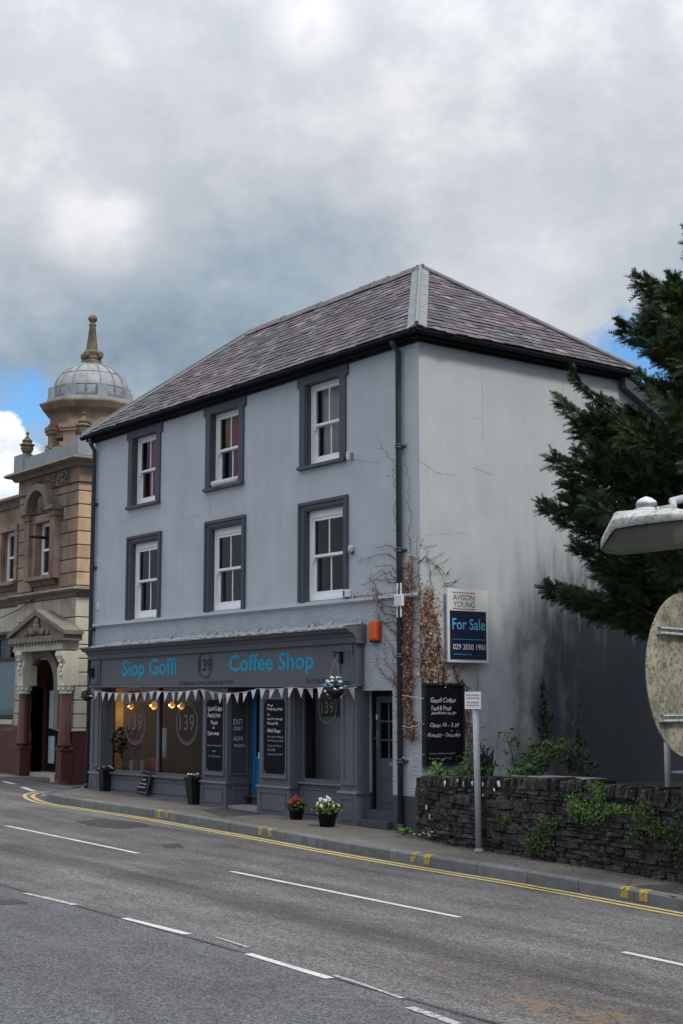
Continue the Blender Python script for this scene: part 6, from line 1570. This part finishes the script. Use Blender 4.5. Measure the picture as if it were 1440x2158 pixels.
# lead parapet with pedestals and urns
mb = MB(); mb.box(TX0-.12, XB+.10, YB-.10, TD, 8.27, 8.62); mb.build('lead_parapet', 'lead', bank)
for x_ in (TX0+.08, XB-.08):
    MB().box(x_-.26, x_+.26, YB-.16, YB+.36, 8.26, 8.74).build('pedestal', 'lead', bank)
    c = (x_, YB+.10, 8.74); s_ = .74
    recalc(MB().lathe([(r*s_, z*s_) for r, z in ((.22,0),(.22,.06),(.14,.10),(.20,.18),(.24,.30),(.22,.36),(.28,.40),(.28,.44),(.16,.50),(.20,.58),(.12,.66),(.06,.74),(.03,.80),(.07,.85),(.05,.90),(.01,.93))], c, 8, .39).build('urn', 'mossy_stone', bank))
# turret
TC = Vector((-17.45, 3.0, 0)); ty = lambda py: onY(187, py, 3.0).z
zA, zB_, zC, zD, zE_, zF = 8.55, ty(908), ty(880), ty(862), ty(850), ty(770)
oct_ = lambda r: [(r, 0)]
rot = .583
MB().lathe([(.74,zA),(.74,zB_+.1)], TC, 8, rot).build('turret_core', 'sooty_stone', bank)
recalc(MB().lathe([(1.22,zA-.25),(1.22,zA+.16),(1.16,zA+.2),(.8,zA+.2)], TC, 8, rot).build('turret_base', 'bath_stone', bank))
for k in range(8):
    a = rot+2*math.pi*k/8; ca, sa = math.cos(a), math.sin(a)
    def bx_(mb, r0, r1, hw, z0, z1):
        P_ = [(TC.x+ca*r-sa*h, TC.y+sa*r+ca*h, z) for z in (z0, z1) for r, h in ((r0,-hw),(r1,-hw),(r1,hw),(r0,hw))]; mb.add(P_, [(3,2,1,0),(4,5,6,7),(0,1,5,4),(1,2,6,5),(2,3,7,6),(3,0,4,7)])
    mb = MB(); bx_(mb, .6, 1.10, .17, zA+.18, zB_-.10); bx_(mb, .7, 1.15, .25, zB_-.20, zB_-.12); bx_(mb, .7, 1.18, .28, zB_-.12, zB_); bx_(mb, .7, 1.15, .25, zA+.18, zA+.30)
    recalc(mb.build('turret_pier', 'bath_stone', bank))
    a2 = a+math.pi/8; ca, sa = math.cos(a2), math.sin(a2); mb = MB()
    for j in range(9): bx_(mb, .64, .76, .20, zA+.35+j*.11, zA+.40+j*.11)
    bx_(mb, .78, .98, .22, zB_-.34, zB_-.20); bx_(mb, .78, .93, .22, zA+.18, zA+.32)
    recalc(mb.build('louvre', 'cardboard' if False else 'sooty_stone', bank))
recalc(MB().lathe([(.7,zB_),(1.14,zB_),(1.14,zB_+.06),(1.10,zB_+.08),(1.10,zC-.04),(1.18,zC),(1.30,zC+.05),(1.40,zD-.04),(1.40,zD),(1.1,zD+.03)], TC, 8, rot).build('turret_cornice', 'bath_stone', bank))
recalc(MB().lathe([(1.22,zD-.01),(1.20,zE_-.02),(1.0,zE_)], TC, 8, rot).build('lead_gutter', 'lead', bank))
for k in range(8):
    a = rot+2*math.pi*k/8; ca, sa = math.cos(a), math.sin(a); mb = MB()
    def bx2(r0, r1, hw, z0, z1): 
        P_ = [(TC.x+ca*r-sa*h, TC.y+sa*r+ca*h, z) for z in (z0, z1) for r, h in ((r0,-hw),(r1,-hw),(r1,hw),(r0,hw))]; mb.add(P_, [(3,2,1,0),(4,5,6,7),(0,1,5,4),(1,2,6,5),(2,3,7,6),(3,0,4,7)])
    bx2(.95, 1.14, .13, zE_-.05, zE_+.30); recalc(mb.build('dome_upstand', 'lead', bank))
dome = MB(); n_ = 7; prof = [(1.02, zE_-.04), (1.02, zE_+.10)]
HD = zF-zE_-.10
for k in range(1, n_+1): a = math.pi/2*k/n_; prof.append((1.02*math.cos(a)+.02, zE_+.10+HD*math.sin(a)))
dm = dome.lathe(prof, TC, 32).build('dome', 'lead', bank, True)
for k in range(16):
    a = rot+2*math.pi*k/16; P_ = [(TC.x+(r+.012)*math.cos(a), TC.y+(r+.012)*math.sin(a), z+.01) for r, z in prof[1:]]
    MB().tube(P_, .020 if k % 2 == 0 else .012, 6).build('dome_rib', 'lead', dm, True)
for k in (2, 4, 6):
    r, z = prof[k]; P_ = [(TC.x+(r+.006)*math.cos(2*math.pi*j/32), TC.y+(r+.006)*math.sin(2*math.pi*j/32), z) for j in range(33)]; MB().tube(P_, .010, 5, False).build('dome_seam', 'lead', dm, True)
zS = ty(668)-zF; sp = [(.30,-.06),(.30,.04),(.25,.08),(.27,.14),(.22,.20),(.24,.30),(.17,.38),(.155,.5),(.12,.75),(.085,zS-.32),(.10,zS-.31),(.10,zS-.27),(.07,zS-.25),(.08,zS-.2),(.13,zS-.14),(.13,zS-.09),(.09,zS-.03),(.02,zS)]
recalc(MB().lathe([(r, zF+z) for r, z in sp], TC, 8, rot).build('spire', 'mossy_stone', bank))
for k in range(4):
    a = rot+math.pi/2*k; MB().blobm((TC.x+.26*math.cos(a), TC.y+.26*math.sin(a), zF+.22), .10, k, 1, .15, (1,1,1.3)).build('scroll', 'mossy_stone', bank)
# upper bay window
def bank_window(x0, x1, z0, z1, y, sur=.22, hood=None):
    w = thing('window', None, None, ((x0+x1)/2, y, z0)); w.parent = bank; w.location = Vector(((x0+x1)/2, y, z0))-WL[bank.name]
    mb = MB()
    mb.box(x0-sur, x0, y-.10, y+.02, z0-.02, z1); mb.box(x1, x1+sur, y-.10, y+.02, z0-.02, z1); mb.box(x0-sur, x1+sur, y-.12, y+.02, z1, z1+sur*.9); mb.build('surround', 'bath_stone', w)
    MB().prism([(y+.1,z0+.02),(y-.22,z0),(y-.24,z0-.10),(y-.10,z0-.14),(y-.06,z0-.24),(y+.05,z0-.24)], 'x', x0-sur-.08, x1+sur+.08).build('sill', 'sooty_stone', w)
    d = y+.10; f = MB(); f.box(x0, x0+.09, d, d+.08, z0, z1); f.box(x1-.09, x1, d, d+.08, z0, z1); f.box(x0+.09, x1-.09, d, d+.08, z1-.09, z1); f.box(x0+.09, x1-.09, d, d+.08, z0, z0+.12); f.box(x0+.09, x1-.09, d-.01, d+.08, (z0+z1)/2-.03, (z0+z1)/2+.03); f.build('sash', 'white_upvc', w)
    MB().quad((x0+.09,d+.04,z0+.12),(x1-.09,d+.04,z0+.12),(x1-.09,d+.04,z1-.09),(x0+.09,d+.04,z1-.09)).build('pane', 'dim_glass', w)
    MB().quad((x0,d+.10,z0),(x1,d+.10,z0),(x1,d+.10,z1),(x0,d+.10,z1)).build('blackout', 'dark_room', w)
    return w
# cut the bay core for its window and door: rebuild the core as a front sheet with openings
bpy.data.objects.remove(bpy.data.objects['bay_core'])
mb = sheet_holes(MB(), TX0+.02, XB-.02, -.3, 8.3, [(*UWX, *UWZ), (DOORX[0], DOORX[1], -.3, DT+.3)], YB+.02, .30)
mb.quad((XB-.02,YB+.02,-.3),(XB-.02,TD,-.3),(XB-.02,TD,8.3),(XB-.02,YB+.02,8.3)); mb.quad((TX0+.02,YB+.02,-.3),(TX0+.02,TD,-.3),(TX0+.02,TD,8.3),(TX0+.02,YB+.02,8.3)); mb.quad((TX0+.02,TD,-.3),(XB-.02,TD,-.3),(XB-.02,TD,8.3),(TX0+.02,TD,8.3)); mb.build('bay_core', 'bath_stone', bank)
wb = bank_window(*UWX, *UWZ, YB)
hx, hz_ = (UWX[0]+UWX[1])/2+.02, UWZ[1]+.24; HW = 1.05
def arch_poly(cx_, cz_, r0, r1, a0, a1, n=14): return [(cx_+r1*math.cos(a0+(a1-a0)*k/n), cz_+r1*math.sin(a0+(a1-a0)*k/n)) for k in range(n+1)]+[(cx_+r0*math.cos(a1-(a1-a0)*k/n), cz_+r0*math.sin(a1-(a1-a0)*k/n)) for k in range(n+1)]
mb = MB(); mb.prism(arch_poly(hx, hz_+.02, .56, .74, .12, math.pi-.12), 'y', YB-.34, YB+.02); mb.box(hx-1.0, hx-.54, YB-.34, YB+.02, hz_+.0, hz_+.11); mb.box(hx+.54, hx+1.0, YB-.34, YB+.02, hz_+.0, hz_+.11); recalc(mb.build('segmental_hood', 'sooty_stone', bank))
mb = MB(); mb.prism(arch_poly(hx, hz_, .01, .56, .05, math.pi-.05), 'y', YB-.06, YB+.02); mb.blobm((hx, YB-.12, hz_+.25), .18, 4, 2, .2, (1,.6,1.2)); recalc(mb.build('tympanum', 'sooty_stone', bank))
for s_ in (-1, 1):
    x_ = hx+s_*.78; mb = MB(); mb.box(x_-.14, x_+.14, YB-.20, YB+.01, UWZ[0]-.1, hz_-.16); mb.box(x_-.18, x_+.18, YB-.25, YB+.01, hz_-.16, hz_); recalc(mb.build('window_pilaster', 'bath_stone', bank))
bank_window(*WIN1, *WZ1, WS, .20)
# ground floor wing window
w = thing('window', None, None, (GW[1]-.8, WS, GZ[0])); w.parent = bank; w.location = Vector((GW[1]-.8, WS, GZ[0]))-WL[bank.name]; y_ = WS+.16
f = MB(); f.box(GW[1]-.14, GW[1], y_, y_+.1, *GZ); f.box(GW[0], GW[1]-.14, y_, y_+.1, GZ[0], GZ[0]+.14); f.box(GW[0], GW[1]-.14, y_, y_+.1, GZ[1]-.12, GZ[1]); zt_ = GZ[1]-.72; f.box(GW[0], GW[1]-.14, y_-.01, y_+.1, zt_, zt_+.10); f.box(GW[1]-.95, GW[1]-.85, y_, y_+.1, zt_+.1, GZ[1]-.12); f.build('frame', 'dark_timber', w)
MB().quad((GW[0],y_+.05,GZ[0]+.14),(GW[1]-.14,y_+.05,GZ[0]+.14),(GW[1]-.14,y_+.05,GZ[1]-.12),(GW[0],y_+.05,GZ[1]-.12)).build('pane', 'clear_glass', w)
MB().quad((GW[0],y_+.10,GZ[0]+.14),(GW[1]-.14,y_+.10,GZ[0]+.14),(GW[1]-.14,y_+.10,zt_),(GW[0],y_+.10,zt_)).build('blind', 'pale_blind', w)
MB().prism([(WS+.1,GZ[0]+.02),(WS-.16,GZ[0]),(WS-.18,GZ[0]-.10),(WS+.02,GZ[0]-.12)], 'x', GW[0], GW[1]+.12).build('sill', 'pale_stone', w)
mb = MB(); mb.box(GW[0], GW[1]+.05, WS-.10, WS+.02, GZ[1]+.01, GZ[1]+.14); mb.build('lintel', 'sooty_stone', w)
MB().box(-34, TX0-.02, WS-.12, WS+.01, 3.98, 4.62).build('name_band', 'pale_stone', bank)
# doorway: arch ring, jambs, door, columns, pediment
zsp = DT-DR*.0; zsp = DT-DR
mb = MB(); mb.prism(arch_poly(DC, zsp, DR, DR+.26, 0, math.pi, 16), 'y', YB-.13, YB+.03); 
for s_ in (-1, 1):
    x_ = DC+s_*(DR+.13); mb.box(x_-.13, x_+.13, YB-.13, YB+.03, 1.35, zsp)
recalc(mb.build('arch_surround', 'sooty_stone', bank))
mb = MB(); yi = YB+.42
n = 16; vs = []
for yy in (YB-.02, yi):
    vs += [(DC-DR, yy, GB)]+[(DC-DR*math.cos(math.pi*k/n), yy, zsp+DR*math.sin(math.pi*k/n)) for k in range(n+1)]+[(DC+DR, yy, GB)]
m = n+3; mb.add(vs, [(k, k+1, m+k+1, m+k) for k in range(m-1)]); recalc(mb.build('arch_lining', 'red_granite', bank))
mb = MB(); mb.add([(DC-DR-.05, YB+.015, DT+.3),(DC-DR-.05, YB+.015, zsp)]+[(DC-DR*math.cos(math.pi*k/n), YB+.015, zsp+DR*math.sin(math.pi*k/n)) for k in range(n+1)]+[(DC+DR+.05, YB+.015, zsp),(DC+DR+.05, YB+.015, DT+.3)], [tuple(range(n+5))]); mb.build('spandrel', 'sooty_stone', bank)
bd = thing('bank_door', None, None, (DC, yi, GB)); bd.parent = bank; bd.location = Vector((DC, yi, GB))-WL[bank.name]
mb = MB(); mb.box(DC-DR, DC+DR, yi, yi+.06, GB, DT+.1); mb.box(DC-.06, DC+.06, yi-.03, yi, GB, 2.45); mb.box(DC-DR, DC+DR, yi-.05, yi, 2.38, 2.52); mb.build('leaf', 'dark_timber', bd)
gx0, gx1 = onY(105,1520,yi).x, onY(117,1520,yi).x
for z0_, z1_ in ((.42, 1.12), (1.32, 2.3)): MB().box(gx0, gx1, yi-.02, yi-.002, GB+z0_-.1, GB+z1_-.1).build('pane', 'pale_blind', bd)
MB().box(DC-DR-.4, DC+DR+.1, YB-.10, YB+.8, -.1, GB+.10).build('door_step', 'pale_stone', bank)
yc = YB-.24
for px in (50, 137):
    x_ = onY(px, 1520, yc).x
    recalc(MB().lathe([(.21,GB),(.21,GB+.68),(.24,GB+.70),(.24,GB+.76),(.19,GB+.80)], (x_,yc,0), 4, math.pi/4).build('column_pedestal', 'red_granite', bank))
    cz = onY(px, 1463, yc).z
    MB().lathe([(.19,GB+.80),(.19,GB+.85),(.155,GB+.90),(.14,cz)], (x_,yc,0), 18).build('column', 'red_granite', bank, True)
    mb = MB(); mb.lathe([(.14,cz),(.17,cz+.03),(.15,cz+.06),(.20,cz+.18),(.22,cz+.22)], (x_,yc,0), 12)
    for k in range(8): a = k*math.pi/4; mb.blobm((x_+.17*math.cos(a), yc+.17*math.sin(a), cz+.13), .05, k, 1, .15)
    mb.build('capital', 'cream_stone', bank)
    zt2 = onY(px, 1372, yc).z; mb = MB(); P_ = [(yc-.20,zt2),(yc-.22,zt2-.12),(yc-.10,zt2-.30),(yc-.16,zt2-.48),(yc-.13,cz+.22),(YB+.01,cz+.22),(YB+.01,zt2)]
    mb.prism(P_, 'x', x_-.19, x_+.19)
    for k in range(5): mb.blobm((x_+.03*(-1)**k, yc-.17, zt2-.12-.12*k), .055, k, 1, .2, (1.6,.7,1))
    recalc(mb.build('scroll_bracket', 'cream_stone', bank))
xa, xb = onY(50,1400,yc).x-.30, onY(137,1400,yc).x+.30; zp0 = onY(95,1372,yc).z; zp1 = onY(95,1342,yc).z; zap = onY(88,1288,yc-.15).z; xm = (xa+xb)/2
MB().box(xa+.05, xb-.05, yc-.20, YB+.01, zp0, zp0+(zp1-zp0)*.6).build('entablature', 'pale_stone', bank)
mb = MB(); mb.box(xa-.12, xb+.12, yc-.26, YB+.01, zp0+(zp1-zp0)*.6, zp1)
for k in range(16): x_ = xa+(xb-xa)*(k+.5)/16; mb.box(x_-.05, x_+.05, yc-.24, yc-.2, zp0+(zp1-zp0)*.6-.07, zp0+(zp1-zp0)*.6)
mb.build('pediment_cornice', 'sooty_stone', bank)
mb = MB(); mb.prism([(xa-.1,zp1),(xb+.1,zp1),(xm,zap-.1)], 'y', yc-.18, YB+.01)
for k, (dx, dz, r) in enumerate(((0,.22,.14),(0,.38,.10),(-.35,.12,.10),(.35,.12,.10),(-.62,.08,.07),(.62,.08,.07),(-.18,.14,.09),(.18,.14,.09))): mb.blobm((xm+dx, yc-.22, zp1+dz), r, k, 2, .18, (1,.6,1.1))
recalc(mb.build('tympanum', 'sooty_stone', bank))
for s_ in (-1, 1):
    xe = xa-.2 if s_ < 0 else xb+.2
    mb = MB(); mb.prism([(xe,zp1+.0),(xe,zp1+.10),(xm,zap+.04),(xm,zap-.10)], 'y', yc-.28, YB+.01); recalc(mb.build('raking_cornice', 'sooty_stone', bank))
# pavement before the bank
PA, PB = onS(156, 1640, lambda x, y: GB), onS(0, 1637, lambda x, y: GB); PD = (PB-PA); PE = PA+PD*6
mb = MB(); mb.prism([(PA.x+.1, PA.y), (PA.x+.1, 14), (PE.x, 14), (PE.x, PE.y)], 'z', -.3, GB); bp = structure(recalc(mb.build('bank_pavement', 'pavement_asphalt')))
pd = PD.normalized(); pn2 = Vector((-pd.y, pd.x, 0)); pn2 = pn2 if pn2.y > 0 else -pn2
for i in range(16):
    for j in range(4):
        o_ = PA+pd*(1.3+i*.42)+pn2*(.14+j*.36); mb = MB(); P_ = [o_+pd*a_+pn2*b_ for a_, b_ in ((.01,.01),(.41,.01),(.41,.35),(.01,.35))]
        if max(p.y for p in P_) > YB-.02: continue
        mb.prism([(p.x, p.y) for p in P_], 'z', GB-.01, GB+.006); recalc(mb.build('paving_slab', 'brown_pavers', bp))
bk2 = structure(bpy.data.objects.new('bank_kerb', None)); COL.objects.link(bk2); WL[bk2.name] = Vector((-18,1,0)); bk2.location = (-18,1,0)
for i in range(12):
    mb = MB(); P_ = [PA+pd*a_+pn2*b_ for a_, b_ in ((i*.83-.1,-.01),(i*.83+.72,-.01),(i*.83+.72,.13),(i*.83-.1,.13))]
    mb.prism([(p.x, p.y) for p in P_], 'z', -.2, GB+.012); recalc(mb.build('kerb_stone', 'granite_kerb', bk2))
# wall bracket lamp arm on the bank
p_ = onY(62, 1131, YB-.6); p2 = onY(108, 1136, YB-.02)
tag(MB().tube([p_, p_.lerp(p2,.5)+Vector((0,0,.02)), p2], [.03,.045,.03], 8).build('flag_bracket', 'black_trim'), 'dark flag bracket jutting from the bank beside its upper window', 'bracket')
cb = [onY(0, 1303, WS-.3), onY(40,1285,WS-.3), onY(72,1262,WS-.3), onY(98,1245,WS-.28)]
tag(MB().tube(cb, .012, 5).build('cable', 'black_trim'), 'thin dark cable sagging across the bank name band', 'cable')
